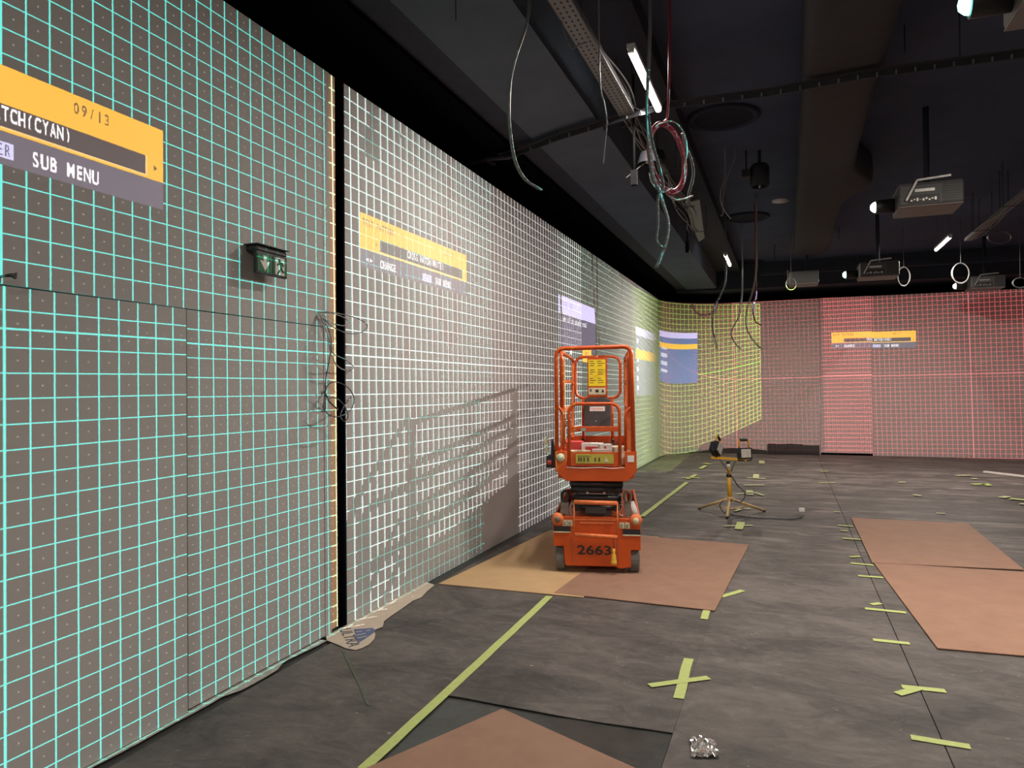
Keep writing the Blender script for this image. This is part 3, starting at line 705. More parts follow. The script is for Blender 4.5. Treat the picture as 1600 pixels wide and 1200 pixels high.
# outer hoop and guard rails
h = MB(); h.tube(rounded([P(874.5, 736, .02), P(874.5, 546.5, .02), P(990, 544.5, .02), P(993, 736, .02)], .075, 8), .0185, 12); h.build('front_hoop', M['orange'], LIFT)
for sg, x0, x1 in ((-1, 876, 885.5), (1, 991.5, 980.5)):
    h = MB(); h.tube(rounded([P(x0, 636, .03), P(x1, 647, .03), P(x1, 706, .03)], .06, 6), .013, 10); h.build('rail_post', M['orange'], LIFT)
    xx = sg * .295
    s_ = MB(); s_.tube(rounded([(xx, .07, lz(640)), (xx, .07, lz(553)), (xx * .96, DEP - .07, lz(553)), (xx * .96, DEP - .07, lz(640))], .09, 6), .0165, 10)
    s_.bar((xx, .07, lz(598)), (xx * .96, DEP - .07, lz(598)), .022, .03)
    so = s_.build('side_rail', M['orange'], LIFT)
    q = MB(); q.bar((xx * .98, .10, lz(706)), (xx * .98, .10, lz(560)), .020, .045); q.bar((xx * .98, DEP - .12, lz(706)), (xx * .96, DEP - .12, lz(560)), .03, .03)
    q.bar((xx * .98, .10, lz(645)), (xx * .96, DEP - .12, lz(645)), .02, .035); q.build('side_post', M['orangeworn'], LIFT, bevel=.003)
    q = MB(); q.box2((xx * .97 - .012, .16, lz(702)), (xx * .97 + .012, .19, lz(645))); q.box2((xx * .93 - .01, .12, lz(672)), (xx * .93 + .01, .15, lz(658))); q.build('hinge_block', M['black'], LIFT)
# rear gate, sign board and control box
SB = 140.4
def B(x, y): return ((x - 935.5) / SB, DEP - .03, (608 - y) / SB + 1.6 - .009)
h = MB(); h.tube(rounded([B(935, 559), B(968, 559), B(968, 623), B(899, 623), B(899, 559), B(935, 559)], .10, 8), .0155, 10); h.build('rear_hoop', M['orange'], LIFT)
for x in (910.5, 955.5): MB().tube([B(x, 623), B(x, 691)], .016, 10).build('rear_post', M['orange'], LIFT)
for x in (910.5, 955.5): MB().tube([B(x, 686), B(x, 691)], .019, 10).build('post_foot', M['black'], LIFT)
a, c = B(918, 621), B(948, 560); sb = MB().box2((a[0], DEP - .07, a[2]), (c[0], DEP - .05, c[2])).build('sign_board', M['orange'], LIFT, bevel=.002)
a, c = B(919.5, 604.5), B(945.5, 563.5); yl = MB().box2((a[0], DEP - .076, a[2]), (c[0], DEP - .07, c[2])).build('instruction_label', M['yellowlabel'], sb)
ll = MB(); rnd = random.Random(3)
for col in range(2):
    for r in range(11):
        x0 = a[0] + .015 + col * .085; z0 = c[2] - .022 - r * .0235
        if r in (3, 7): continue
        ll.box2((x0, DEP - .078, z0), (x0 + .03 + rnd.random() * .042, DEP - .076, z0 + .006))
ll.build('printed_lines', M['paintblack'], yl)
a, c = B(919.5, 617.5), B(945.5, 607); wl_ = MB().box2((a[0], DEP - .076, a[2]), (c[0], DEP - .07, c[2])).build('warning_label', M['pale'], sb)
MB().prism([B(939, 614), B(943.5, 614), B(941.2, 609)], (0, -.052, 0)).box2(B(922, 613), (B(924, 609)[0], DEP - .08, B(924, 609)[2])).box2(B(930, 614), (B(935, 610)[0], DEP - .08, B(935, 610)[2])).build('pictogram', M['paintblack'], wl_)
a, c = B(913, 667), B(953, 622); bx = MB().prism([(a[0], DEP - .20, a[2]), (c[0], DEP - .20, a[2]), (c[0], DEP - .20, c[2] - .03), (c[0] - .05, DEP - .20, c[2]), (a[0] + .05, DEP - .20, c[2]), (a[0], DEP - .20, c[2] - .03)], (0, .13, 0)).build('control_box', M['charcoal'], LIFT, bevel=.006)
a, c = B(921.5, 642.5), B(944.5, 635.5); MB().box2((a[0], DEP - .206, a[2]), (c[0], DEP - .2, c[2])).build('box_label', M['white'], bx)
text_mb('CAUTION', (a[0] + .015, DEP - .207, a[2] + .015), (1, 0, 0), (0, 0, 1), .018, .125).build('lettering', M['red'], bx)
MB().sphere(B(931, 658)[:1] + (DEP - .2,) + B(931, 658)[2:], .008, 6).build('box_bolt', M['steel'], bx)
t = MB(); zt = B(0, 691)[2]
for i in range(12):
    x0 = -.20 + i * .0345; t.prism([(x0, DEP - .10, zt - .03), (x0 + .0345, DEP - .10, zt - .03), (x0 + .0172, DEP - .10, zt + .02)], (0, .03, 0))
t.build('toothed_guard', M['charcoal'], LIFT)
# upper control on the left of the platform
cb = MB().prism([(-.435, .05, lz(734)), (-.355, .05, lz(735)), (-.355, .05, lz(714)), (-.378, .05, lz(690)), (-.388, .05, lz(690)), (-.392, .05, lz(714)), (-.43, .05, lz(716))], (0, .12, 0)).build('control_handset', M['black'], LIFT, bevel=.005)
b = MB(); b.lathe([(.0001, -.014), (.02, -.014), (.022, 0)], (-.405, .05, lz(726)), 'Y', 16); b.build('stop_button', M['red'], cb)
# cream card wedged on the control
c = MB(); pts = [(-.415, lz(713)), (-.452, lz(707)), (-.445, lz(699)), (-.462, lz(694)), (-.455, lz(686)), (-.425, lz(687)), (-.428, lz(700))]
rot = Matrix.Rotation(.225, 3, 'Z')
def LW(x, y, z): return Vector((1.270, 6.085, .0145)) + rot @ Vector((x, y, z))
c.prism([LW(x, .075, z) for x, z in pts], rot @ Vector((0, .03, 0)))
tag(c.build('card_wrapper', M['cream'], center=True), 'crumpled cream card wedged beside the lift control handset', 'packaging')
# boxes and packets lying on the platform
def packet(name, x, y, z, d, rz, ry, m, label):
    o = MB().box((0, 0, d[2] / 2), d).build(name, M[m], bevel=.003); o.location = LW(x, y, z); o.rotation_euler = Euler((0.0, ry, .225 + rz)); tag(o, label, 'packet', 'packets on the lift platform'); return o
ZP = lz(733)
packet('cardboard_packet', -.20, .34, ZP + .005, (.17, .16, .20), .15, 0.0, 'red', 'red packet at the left end of the lift platform')
p1 = packet('cardboard_packet', -.035, .28, ZP + .005, (.19, .10, .19), -.10, 0.0, 'white', 'white packet with a red print on the lift platform')
MB().box2((-.06, -.053, .10), (.05, -.05, .16)).build('red_print', M['red'], p1)
packet('cardboard_packet', -.15, .12, ZP + .005, (.20, .12, .135), .05, 0.0, 'pale', 'pale yellow packet in front of the red one on the lift platform')
p2 = packet('cardboard_packet', .075, .20, ZP + .006, (.11, .10, .185), .25, 0.0, 'white', 'slim pink and white packet mid-platform behind the gate')
MB().box2((-.02, -.053, .02), (.0, -.05, .17)).build('red_print', M['red'], p2)
packet('cardboard_packet', .045, .09, ZP + .005, (.16, .07, .15), -.05, 0.0, 'whitewood', 'white packet lying at the front of the lift platform')
packet('brown_sack', .20, .28, ZP + .005, (.15, .20, .16), .3, 0.0, 'cream', 'crumpled brown packet at the right end of the lift platform')

# ================================================================== BOARDS ON THE FLOOR
def board(pts, z, m, label, th=.006):
    b = MB().prism([(p[0], p[1], z) for p in pts], (0, 0, th)).build('hardboard_sheet', M[m], center=True)
    return tag(b, label, 'board')
def quad(*px): return [fl(x, y)[:2] for x, y in px]
board([(0.125, 5.345), (1.345, 5.358), (1.52, 7.80), (0.30, 7.79)], .006, 'mdfy', 'yellowish hardboard sheet under the left wheels of the lift, touching the wall')
board([(1.10, 5.40), (2.318, 5.34), (2.44, 7.70), (1.24, 7.78)], .0125 - .004, 'mdf', 'reddish-brown hardboard sheet under the right wheels of the lift')
board(quad((1330, 811), (1512, 820), (1600, 893), (1363, 882)), .012, 'mdf2', 'far brown hardboard sheet of the two on the right-hand floor')
board([(3.530, 7.262), (4.72, 7.32), (4.85, 5.09), (3.652, 5.021)], .008, 'mdf2', 'near brown hardboard sheet of the two on the right-hand floor')
a, bl, br = fl(785, 1112), fl(585, 1200), fl(980, 1200)
d1_ = (bl - a).normalized(); d2_ = Vector((-d1_.y, d1_.x, 0)); d2_ = d2_ if d2_.dot(br - a) > 0 else -d2_
board([a[:2], (a + d1_ * 2.0)[:2], (a + d1_ * 2.0 + d2_ * 1.22)[:2], (a + d2_ * 1.22)[:2]], .010, 'mdf', 'nearest brown hardboard sheet, one corner pointing into the room')

# ================================================================== TAPE
TAPES = []
def tape(p, q, wd, label, m='tape', group='green tape on the floor', z=.0075, seg=None):
    p = fl(*p); q = fl(*q); d = (q - p); L = d.length; d.normalize(); n = Vector((-d.y, d.x, 0)); k = max(2, int(L / .12)); mb = MB(); vs = []
    for i in range(k + 1):
        c = p + d * (L * i / k); wob = .006 * noise.noise(Vector((c.x * 3, c.y * 3, 1))); a_ = min(1, max(0, (c.y - 6.0) / 3.0)); zz = z + a_ * .010
        for s in (-1, 1): vs.append((c.x + n.x * (s * wd / 2 + wob), c.y + n.y * (s * wd / 2 + wob), zz))
    mb.add(vs, [(2 * i, 2 * i + 1, 2 * i + 3, 2 * i + 2) for i in range(k)])
    o = mb.build('tape_strip', M[m], center=True); s = o.modifiers.new('thick', 'SOLIDIFY'); s.thickness = .0012; s.offset = -1
    return tag(o, label, 'tape', group)
tape((568, 1204), (859, 933), .055, 'long green tape line running from the near edge up to the yellow board')
tape((1003, 809), (1073, 755), .065, 'long green tape line continuing behind the lift towards the far corner')
tape((1076.5, 1031), (1060, 1093.5), .055, 'lengthwise green tape strip of the large cross nearest the camera')
tape((1015, 1074), (1107, 1061), .05, 'slanting green tape strip of the large cross nearest the camera', z=.0092)
tape((1106, 950), (1100, 969), .05, 'short green tape stub poking from under the corner of the reddish-brown board')
tape((1126, 934), (1161, 924), .05, 'slanting green tape strip poking from under the side of the reddish-brown board')
ORD = ['nearest', 'second', 'third', 'fourth', 'fifth', 'sixth', 'seventh', 'eighth', 'ninth', 'tenth', 'eleventh', 'twelfth', 'thirteenth', 'fourteenth']
seamC = [((1423, 1154), (1516, 1169)), ((1409, 1075), (1477.5, 1082)), ((1364, 1001.5), (1421.5, 1007.5)), ((1351.5, 952), (1416, 959)), ((1341, 901), (1380, 904)), ((1329, 881.5), (1365, 885)), ((1316.5, 843), (1345, 845)), ((1309.5, 822.7), (1333, 824.5)), ((1280, 755.6), (1305, 755.6)), ((1282, 738), (1294, 737.6))]
for i, (p, q) in enumerate(seamC):
    tape(p, q, .05, 'green tape strip across the right-hand floor seam, ' + (ORD[i] + (' to the camera' if i == 0 else ' from the camera')), group='tape across the right-hand floor seam')
tape((1402, 1087), (1437, 1077.5), .05, 'slanting green tape stub crossing the second nearest strip of the right-hand seam', z=.0092, group='tape across the right-hand floor seam')
for p, q, l in (((1361, 946), (1376, 944), 'small green tape stub just beyond the fourth strip of the right-hand seam'), ((1328, 872), (1344, 871), 'small green tape stub just beyond the sixth strip of the right-hand seam'), ((1313, 831), (1325, 831.5), 'small green tape stub between the seventh and eighth strips of the right-hand seam'), ((1303, 801.2), (1312, 802), 'small pale tape stub beyond the eighth strip of the right-hand seam')):
    tape(p, q, .045, l, group='tape across the right-hand floor seam')
T2 = 'tape around the tripod'
for p, q, w_, l, m_ in (
        ((1132, 824), (1176, 823), .05, 'crosswise pale tape strip of the cross in front of the tripod', 'tapew'),
        ((1158, 818), (1154, 829), .09, 'short lengthwise tape piece of the cross in front of the tripod', 'tape'),
        ((1143, 796.5), (1173, 797), .06, 'crosswise tape strip on the floor between the tripod legs', 'tapew'),
        ((1148, 800.5), (1161, 796.5), .05, 'slanting tape stub on the floor beside the tripod middle leg', 'tapew'),
        ((1151, 773.5), (1184, 771.8), .07, 'tape strip to the right of the tripod pole, first of three going back', 'tapew'),
        ((1171, 768), (1172, 775), .10, 'square tape patch on the first strip right of the tripod pole', 'tapew'),
        ((1184, 773), (1193, 776), .06, 'angled tape tail at the end of the first strip right of the tripod pole', 'tapew'),
        ((1163, 759.6), (1194, 759.6), .08, 'tape strip right of the tripod pole, second of three going back', 'tapew'),
        ((1167.5, 748), (1196, 749.6), .08, 'tape strip right of the tripod pole, third of three going back', 'tapew'),
        ((1181.5, 742.5), (1181, 748), .10, 'square tape patch on the third strip right of the tripod pole', 'tapew'),
        ((1190, 721), (1190.5, 725.5), .11, 'lone pale tape dot behind the tripod near the far wall', 'tapew'),
        ((1074, 750), (1088, 743), .07, 'slanting tape strip of the cross beyond the long line behind the lift', 'tape'),
        ((1065, 747.6), (1093, 748.2), .08, 'crosswise tape strip of the cross beyond the long line behind the lift', 'tape'),
        ((1094, 733.8), (1103, 728.5), .08, 'slanting tape dash left of the tripod near the far corner', 'tape'),
        ((1099, 725), (1111, 726.6), .10, 'crosswise tape dash left of the tripod near the far corner', 'tape')):
    tape(p, q, w_, l, m_, T2, z=.009)
T3 = 'tape on the far right floor'
for p, q, w_, l, m_ in (
        ((1404, 755.3), (1415, 755.3), .08, 'small pale tape dash left of the far floor crosses', 'tapew'),
        ((1427, 774.8), (1439, 776.6), .08, 'small slanting tape dash behind the far right-hand board', 'tapew'),
        ((1463, 804), (1477, 804.8), .06, 'small tape dash just behind the far right-hand board', 'tapew'),
        ((1494, 744.6), (1517, 744.2), .11, 'farthest of the tape strips on the far right floor', 'tapew'),
        ((1518, 749.6), (1528, 749.6), .08, 'tiny tape dash between the two farthest strips on the right', 'tapew'),
        ((1519, 758.4), (1546, 757.8), .12, 'bright tape strip of the fork-shaped mark on the far right floor', 'tape'),
        ((1535, 757.6), (1547, 760.6), .08, 'angled prong of the fork-shaped tape mark on the far right floor', 'tape'),
        ((1564, 779.4), (1576, 777.6), .10, 'short slanting tape dash near the right edge of the floor', 'tapew'),
        ((1578, 781), (1604, 783.6), .12, 'longest tape strip running off at the right edge of the floor', 'tape'),
        ((1594, 789), (1606, 790.4), .10, 'tape strip nearest the camera at the right edge of the far floor', 'tapew')):
    tape(p, q, w_, l, m_, T3, z=.009)
# faint green paint streak near the paper
b = MB(); pts = [fl(536, 1018), fl(548, 1042), fl(562, 1070), fl(576, 1104)]
b.add([(p.x + s * .012, p.y, .0068) for p in pts for s in (-1, 1)], [(2 * i, 2 * i + 1, 2 * i + 3, 2 * i + 2) for i in range(3)])
M['greenstreak'] = mat('faint_green_streak', (0.085, 0.10, 0.072), 0.8, var=0.3, vscale=30)
tag(b.build('paint_streak', M['greenstreak'], center=True), 'faint green streak on the floor below the torn paper', 'mark')

# torn paper at the foot of the slit
b = MB(); outl = [(.004, 3.965), (.055, 3.90), (.16, 3.86), (.25, 3.82), (.325, 3.815), (.345, 3.86), (.35, 3.93), (.33, 4.02), (.29, 4.10), (.235, 4.17), (.255, 4.25), (.20, 4.36), (.185, 4.5), (.17, 4.7), (.155, 4.85), (.175, 4.95), (.14, 5.1), (.11, 5.3), (.004, 5.36)]
b.prism([(x, y, .009) for x, y in outl], (0, 0, .002)); pp = b.build('masking_paper', M['paper'], center=True)
tag(pp, 'torn beige paper printed ULTRA on the floor at the foot of the black slit', 'paper')
off = pp.location
def PL(x, y, h): q = fl(x, y); return (q.x - off.x, q.y - off.y, h)
b = MB(); b.prism([PL(x, y, .0022) for x, y in ((553, 986), (583, 984), (587, 989), (572, 1000), (559, 1008))], (0, 0, .001)); b.build('blue_print', M['bluepaper'], pp)
for p_, q_ in (((556, 990.5), (566, 989)), ((557, 995.5), (571, 992.5)), ((558.5, 1000), (573, 997)), ((572, 988.3), (579, 987.8))):
    MB().bar(PL(*p_, .0036), PL(*q_, .0036), .010, .001).build('white_print', M['paper'], pp)
dn = (fl(547, 1014) - fl(532, 986)).normalized(); up = Vector((-dn.y, dn.x, 0))
text_mb('ULTRA', Vector(PL(530, 986.5, .0024)), dn, up, .075, (fl(547, 1014) - fl(532, 986)).length).build('lettering', M['inkgrey'], pp)
b = MB()
yy = [2.0 + i * .1 for i in range(20)]
b.add([(x, y, .0085) for y in yy for x in (.003, .045 + .03 * noise.noise(Vector((y * 3, 0, 0))) + (.035 if 3.0 < y < 3.5 else 0))], [(2 * i, 2 * i + 1, 2 * i + 3, 2 * i + 2) for i in range(len(yy) - 1)])
tag(b.build('sealant_strip', M['dust'], center=True), 'dusty whitish strip along the foot of the near left wall', 'strip')

# foil, batten, rolled vinyl
b = MB(); n = 14; q = [fl(1079, 1155), fl(1116, 1160), fl(1124, 1187), fl(1081, 1187)]; vs = []
for j in range(n):
    for i in range(n):
        u, v = i / (n - 1), j / (n - 1); p = (q[0] * (1 - u) + q[1] * u) * (1 - v) + (q[3] * (1 - u) + q[2] * u) * v
        vs.append((p.x + random.uniform(-.004, .004), p.y + random.uniform(-.004, .004), .008 + random.uniform(0, .016)))
b.add(vs, [(j * n + i, j * n + i + 1, (j + 1) * n + i + 1, (j + 1) * n + i) for j in range(n - 1) for i in range(n - 1)])
tag(b.build('foil_scrap', M['foil'], center=True), 'crumpled silver foil scrap on the near floor', 'scrap')
p, q = fl(1538, 739.5), fl(1612, 748.5); tag(MB().bar((p.x, p.y, .03), (q.x, q.y, .03), .05, .03).build('timber_batten', M['whitewood'], center=True), 'white timber batten lying on the far right floor', 'batten')
b = MB(); prof = []
for i in range(30):
    t_ = i / 29; prof.append((t_, 0))
vs = []; nx = 30
for i in range(nx + 1):
    x = 2.36 + 1.16 * i / nx; hz = .22 + .018 * noise.noise(Vector((x * 4, 0, 0))) + (.02 if x < 3.15 else 0)
    for (yy_, z_) in ((-.22, .012), (-.10, .02), (-.04, .08), (-.03, hz), (-.018, hz), (-.02, .02)): vs.append((x, FAR_Y + yy_, z_))
b.add(vs, [(i * 6 + j, i * 6 + j + 1, (i + 1) * 6 + j + 1, (i + 1) * 6 + j) for i in range(nx) for j in range(5)], False)
M['turnup'] = mat('turned_up_vinyl', (0.018, 0.017, 0.017), 0.55, var=0.4, vscale=8, stretch=(6, 1, .5))
tag(b.build('vinyl_upturn', M['turnup'], center=True), 'black vinyl strip turned up against the far wall behind the tripod', 'floor covering')
b = MB(); vs = []
for i in range(31):
    x = .55 + 1.8 * i / 30; hz = .03 + .09 * max(0, math.sin((x - .7) * 1.6)) * (1 if x > .7 else .2)
    for (yy_, z_) in ((-.25, .012), (-.12, hz * .7), (-.06, hz), (-.03, .012)):
        cy = FAR_Y - (max(0, R - x) ** 2) / (2 * R) - .02; vs.append((x, cy + yy_, z_))
b.add(vs, [(i * 4 + j, i * 4 + j + 1, (i + 1) * 4 + j + 1, (i + 1) * 4 + j) for i in range(30) for j in range(3)], True)
tag(b.build('vinyl_ruck', M['turnup'], center=True), 'rucked black vinyl edge along the far corner, left of the turned-up strip', 'floor covering')

# ================================================================== TRIPOD WORK LIGHT
TB = fl(1140, 806); TD = (TB - CAM).dot(CF); TS = F_PX / TD
TR = empty('tripod_work_light', (TB.x, TB.y, .012), YAW, 'yellow tripod stand with two unlit square floodlights on the floor beyond the lift', 'work light')
def T(x, y, d=0.0): return ((x - 1140) / TS, d, (fl(1140, 806).z + (806 - y) / TS))
MB().tube([T(1141, 785), T(1139.5, 742)], .026, 12).build('pole', M['tripod'], TR)
MB().tube([T(1139.5, 742), T(1139, 727)], .018, 12).build('inner_pole', M['tripod'], TR)
MB().tube([T(1139, 732), T(1139, 726)], .022, 12).build('pole_head', M['white'], TR)
MB().tube([T(1139.4, 746.5), T(1139.6, 742)], .034, 12).build('collar', M['black'], TR)
MB().tube([T(1138.5, 726), T(1138.5, 722)], .024, 12).build('mount_knob', M['black'], TR)
MB().tube([T(1140.8, 782), T(1141, 778)], .036, 12).build('leg_hub', M['tripodlight'], TR)
for hx, fx, fy, fd in ((1137, 1093, 797, .25), (1143, 1194, 801, .2), (1140, 1136, 811.5, -.42), (1142, 1144, 806, .35)):
    if fd == .35: continue
    g_ = fl(fx, fy); loc = Matrix.Rotation(-YAW, 3, 'Z') @ (Vector((g_.x, g_.y, .0)) - Vector((TB.x, TB.y, 0)))
    lo = MB().tube([T(hx, 781), (loc.x, loc.y, .016)], .017, 10).build('leg', M['tripodlight'], TR)
    MB().sphere((loc.x, loc.y, .012), .02, 6).build('rubber_foot', M['black'], lo)
    mid = (Vector(T(hx, 781)) * .45 + Vector((loc.x, loc.y, .016)) * .55); MB().tube([mid, (0.0, mid.y * .2, mid.z * .45 + .02)], .008, 8).build('brace', M['tripodlight'], lo)
MB().bar(T(1112, 716), T(1167, 720.5), .03, .03).build('crossbar', M['tripod'], TR)
for cx, cy, tilt, turn, nm in ((1121.5, 703, .65, .9, 'left'), (1164.5, 710, -.08, .15, 'right')):
    Rm = Matrix.Rotation(turn, 3, 'Z') @ Matrix.Rotation(tilt, 3, 'Y' if nm == 'left' else 'X')
    c0 = Vector(T(cx, cy))
    hb = MB().box(c0, (.165, .07, .14), Rm).build('floodlight', M['black'], TR, bevel=.008)
    MB().box(c0 + Rm @ Vector((0, -.037, 0)), (.125, .01, .105), Rm).build('lamp_glass', M['glass'], hb)
    fn = MB()
    for i in range(7): fn.box(c0 + Rm @ Vector((-.07 + i * .0233, .05, 0)), (.006, .04, .12), Rm)
    fn.build('cooling_fins', M['black'], hb)
    hd = rounded([c0 + Rm @ Vector((-.065, .02, .06)), c0 + Rm @ Vector((-.065, .02, .165)), c0 + Rm @ Vector((.065, .02, .165)), c0 + Rm @ Vector((.065, .02, .06))], .03, 5)
    MB().tube(hd, .011, 8).build('handle', M['tripod'], hb)
    MB().tube([c0 + Rm @ Vector((-.05, .02, .167)), c0 + Rm @ Vector((.05, .02, .167))], .017, 8).build('grip', M['black'], hb)
    MB().tube(rounded([c0 + Rm @ Vector((-.09, 0, 0)), c0 + Rm @ Vector((-.09, 0, -.09)), c0 + Rm @ Vector((.09, 0, -.09)), c0 + Rm @ Vector((.09, 0, 0))], .02, 4), .008, 8).build('bracket', M['black'], hb)
for pts in ([T(1124, 717), T(1131, 728, -.02), T(1138, 737, -.03)], [T(1152, 719), T(1146, 728, -.02), T(1142, 738, -.03)], [T(1143, 745, -.03), T(1153, 760), T(1163, 770), T(1164, 778), T(1157, 786), T(1147, 783)], [T(1131, 783), T(1125, 790), T(1129, 800), T(1136, 806, -.1)]):
    MB().tube(spline(pts, 6), .007, 6).build('lamp_cord', M['darkcable'], TR)
pts = [fl(x, y) for x, y in ((1141, 806), (1150, 808.5), (1180, 812), (1210, 813.5), (1235, 814), (1250, 811), (1254, 807.5))]
cb_ = MB().tube(spline([(p.x, p.y, .022) for p in pts], 8), .009, 6).build('extension_lead', M['darkcable'], center=True); tag(cb_, 'dark lead trailing right from the tripod to a white plug', 'lead')
g_ = fl(1253, 805.5) - cb_.location
MB().box((g_.x, g_.y, .055), (.07, .05, .05)).build('plug', M['white'], cb_, bevel=.01)

# ================================================================== EXIT SIGN
sg0 = onA(399, 391, .08); sg1 = onA(447, 436, .08); zt, zb = sg0.z, onA(399, 426, .08).z; y0, y1 = sg0.y, sg1.y
ES = empty('exit_sign', (0.0, (y0 + y1) / 2, zt), 0, 'green emergency exit sign with arrow and running man on the left wall', 'sign')
hw = (y1 - y0) / 2; hh = zt - zb
b = MB(); b.box2((0.0, -hw + .012, .0), (.082, hw + .008, .036)); b.build('housing', M['black'], ES, bevel=.01)
MB().box2((.0, -hw + .0, .036), (.098, hw + .012, .043)).build('cover', M['charcoal'], ES, bevel=.003)
MB().box2((.065, -hw, -hh), (.088, hw, .0)).build('panel', M['black'], ES, bevel=.004)
for s, nm in ((-1, 'arrow'), (1, 'man')):
    c_ = s * hw * .5; w2 = hw * .455
    gp = MB().box2((.087, c_ - w2, -hh + .012), (.0905, c_ + w2, -.012)).build('green_panel', M['signgreen'], ES)
    def Q(u, v): return (.0905, c_ + u * w2, -hh / 2 + v * hh / 2)
    b = MB()
    if nm == 'arrow':
        b.prism([Q(-.22, .68), Q(.22, .68), Q(.22, .12), Q(.72, .22), Q(.0, -.72), Q(-.72, .22), Q(-.22, .12)], (.002, 0, 0)); b.build('arrow', M['signwhite'], gp)
    else:
        b.prism([Q(-.72, .80), Q(.62, .80), Q(.62, -.80), Q(-.72, -.80)], (.0015, 0, 0)); wp = b.build('white_field', M['signwhite'], gp)
        m_ = MB(); X_ = .0945
        def K(u, v): return (X_, c_ + u * w2, -hh / 2 + v * hh / 2)
        m_.lathe([(.0001, 0), (.011, 0), (.0001, .002)], K(-.12, .56), 'X', 12)
        for a_, c__ in (((-.10, .34), (.10, -.18)), ((.10, -.18), (-.20, -.45)), ((-.20, -.45), (-.42, -.72)), ((.10, -.18), (.32, -.42)), ((.32, -.42), (.58, -.46)), ((-.10, .30), (.22, .34)), ((.22, .34), (.42, .06)), ((-.12, .30), (-.48, .10))):
            m_.bar(K(*a_), K(*c__), .010, .003, up=(1, 0, 0))
        m_.build('running_figure', M['signgreen'], wp)
# black arm by the door head
a_, c_ = onA(-14, 434, .05), onA(22, 429, .05)
b = MB(); b.tube([a_, onA(19, 430, .05)], .004, 8); b.tube([onA(8, 431, .05), onA(19, 430, .05)], [.005, .008], 8)
b.prism([onA(18, 428, .05), onA(27, 425.5, .05), onA(26, 436, .05), onA(20, 432.5, .05)], (-.012, 0, 0)); b.tube([onA(-12, 433.5, .05), onA(-12, 433.5, .0)], .006, 8)
tag(b.build('wall_arm', M['black'], center=True), 'thin black metal arm with a flared end on the left wall above the door', 'bracket')
# cables hanging out of the wall by the slit
def wall_cable(px, r, m, label, X0=.01, bow=.10, name='hanging_cable', group='loose cables at the wall slit'):
    n_ = len(px); pts = []
    for i, (x, y) in enumerate(px): pts.append(onA(x, y, X0 + bow * math.sin(math.pi * min(1, i / (n_ - 1) * 1.0)) if i else X0))
    return tag(MB().tube(spline(pts, 8), r, 6).build(name, M[m], center=True), label, 'cable', group)
wall_cable([(497, 487), (515, 488), (540, 492), (562, 499), (574, 509), (565, 519), (545, 521), (522, 512), (503, 497)], .0035, 'greycable', 'grey cable looping wide across the top of the slit')
wall_cable([(497, 488), (520, 490), (541, 498), (545, 505), (535, 509), (515, 503), (500, 495)], .003, 'palecable', 'pale cable in the smaller loop across the slit')
wall_cable([(498, 489), (505, 503), (512, 525), (516, 548), (524, 568), (538, 578), (552, 575)], .004, 'palecable', 'pale cable drooping to a taped end right of the slit')
wall_cable([(498, 490), (508, 510), (516, 535), (520, 552), (540, 562), (553, 573)], .0035, 'greycable', 'grey cable drooping straight to the taped end')
wall_cable([(499, 491), (512, 512), (518, 535), (515, 560), (510, 585), (508, 610), (508, 640)], .0035, 'darkcable', 'dark cable hanging down beside the door edge')
wall_cable([(508, 615), (512, 602), (525, 597), (543, 605), (553, 622), (548, 640), (530, 651), (514, 648), (505, 636), (510, 624), (525, 622), (538, 634), (544, 650), (538, 658), (532, 650), (537, 636), (549, 620)], .0035, 'darkcable', 'dark cable coil hanging over the lower part of the slit', bow=.12)
wall_cable([(507, 612), (515, 628), (528, 640)], .005, 'black', 'black cable tail inside the coil by the slit')

# ================================================================== CEILING SERVICES
tr = empty('cable_tray', (1.56, 3.5, 3.94), 0, 'perforated grey cable tray carrying cables above the left wall', 'cable tray')
def tray_parts(root, L, z_up, w_=.13):
    MB().box2((-w_ / 2, -L / 2, 0), (w_ / 2, L / 2, .004)).build('tray_base', M['traybase'], root)
    for s in (-1, 1): MB().box2((s * w_ / 2 - .003, -L / 2, 0), (s * w_ / 2 + .003, L / 2, .05)).build('side_flange', M['tray'], root)
    for yy_ in np.arange(-L / 2 + .4, L / 2, 1.6):
        for s in (-1, 1): MB().tube([(s * w_ / 2, yy_, .0), (s * w_ / 2, yy_, z_up)], .005, 6).build('threaded_rod', M['dark'], root)
tray_parts(tr, 5.4, 4.38 - 3.94)
tr2 = empty('cable_tray', (5.62, 8.5, 3.98), 0, 'grey cable tray running beside the right-hand batten light', 'cable tray')
tray_parts(tr2, 10.5, ZC - 3.98, .10)
def bundle(x, z, y0, y1, label, n_=9, spread=.06, droop=0.02):
    root = empty('cable_bundle', (x, y0, z), 0, label, 'cable')
    for i in range(n_):
        ph = i * 1.7; pts = []
        for j in range(41):
            y_ = (y1 - y0) * j / 40; pts.append((spread * (noise.noise(Vector((ph, y_ * .7, 0))) * 1.3 + (i / (n_ - 1) - .5)), y_, .012 + droop * noise.noise(Vector((ph, y_ * .9, 4))) + .006 * (i % 3)))
        MB().tube(pts, .007, 6).build('strand', M[('greycable', 'palecable', 'darkcable', 'greycable')[i % 4]], root)
    for y_ in np.arange(1.6, y1 - y0, 1.6):
        for s in (-1, 1): MB().tube([(s * (spread + .02), y_, .0), (s * (spread + .02), y_, (4.38 if x < 1.8 else ZC) - z)], .004, 6).build('threaded_rod', M['dark'], root)
        MB().box((0, y_, -.002), (spread * 2 + .06, .02, .006)).build('support_bar', M['dark'], root)
    return root
bundle(1.56, 3.985, 4.9, 11.4, 'grey cables running on from the end of the left cable tray above the lift', 9, .11, .03)
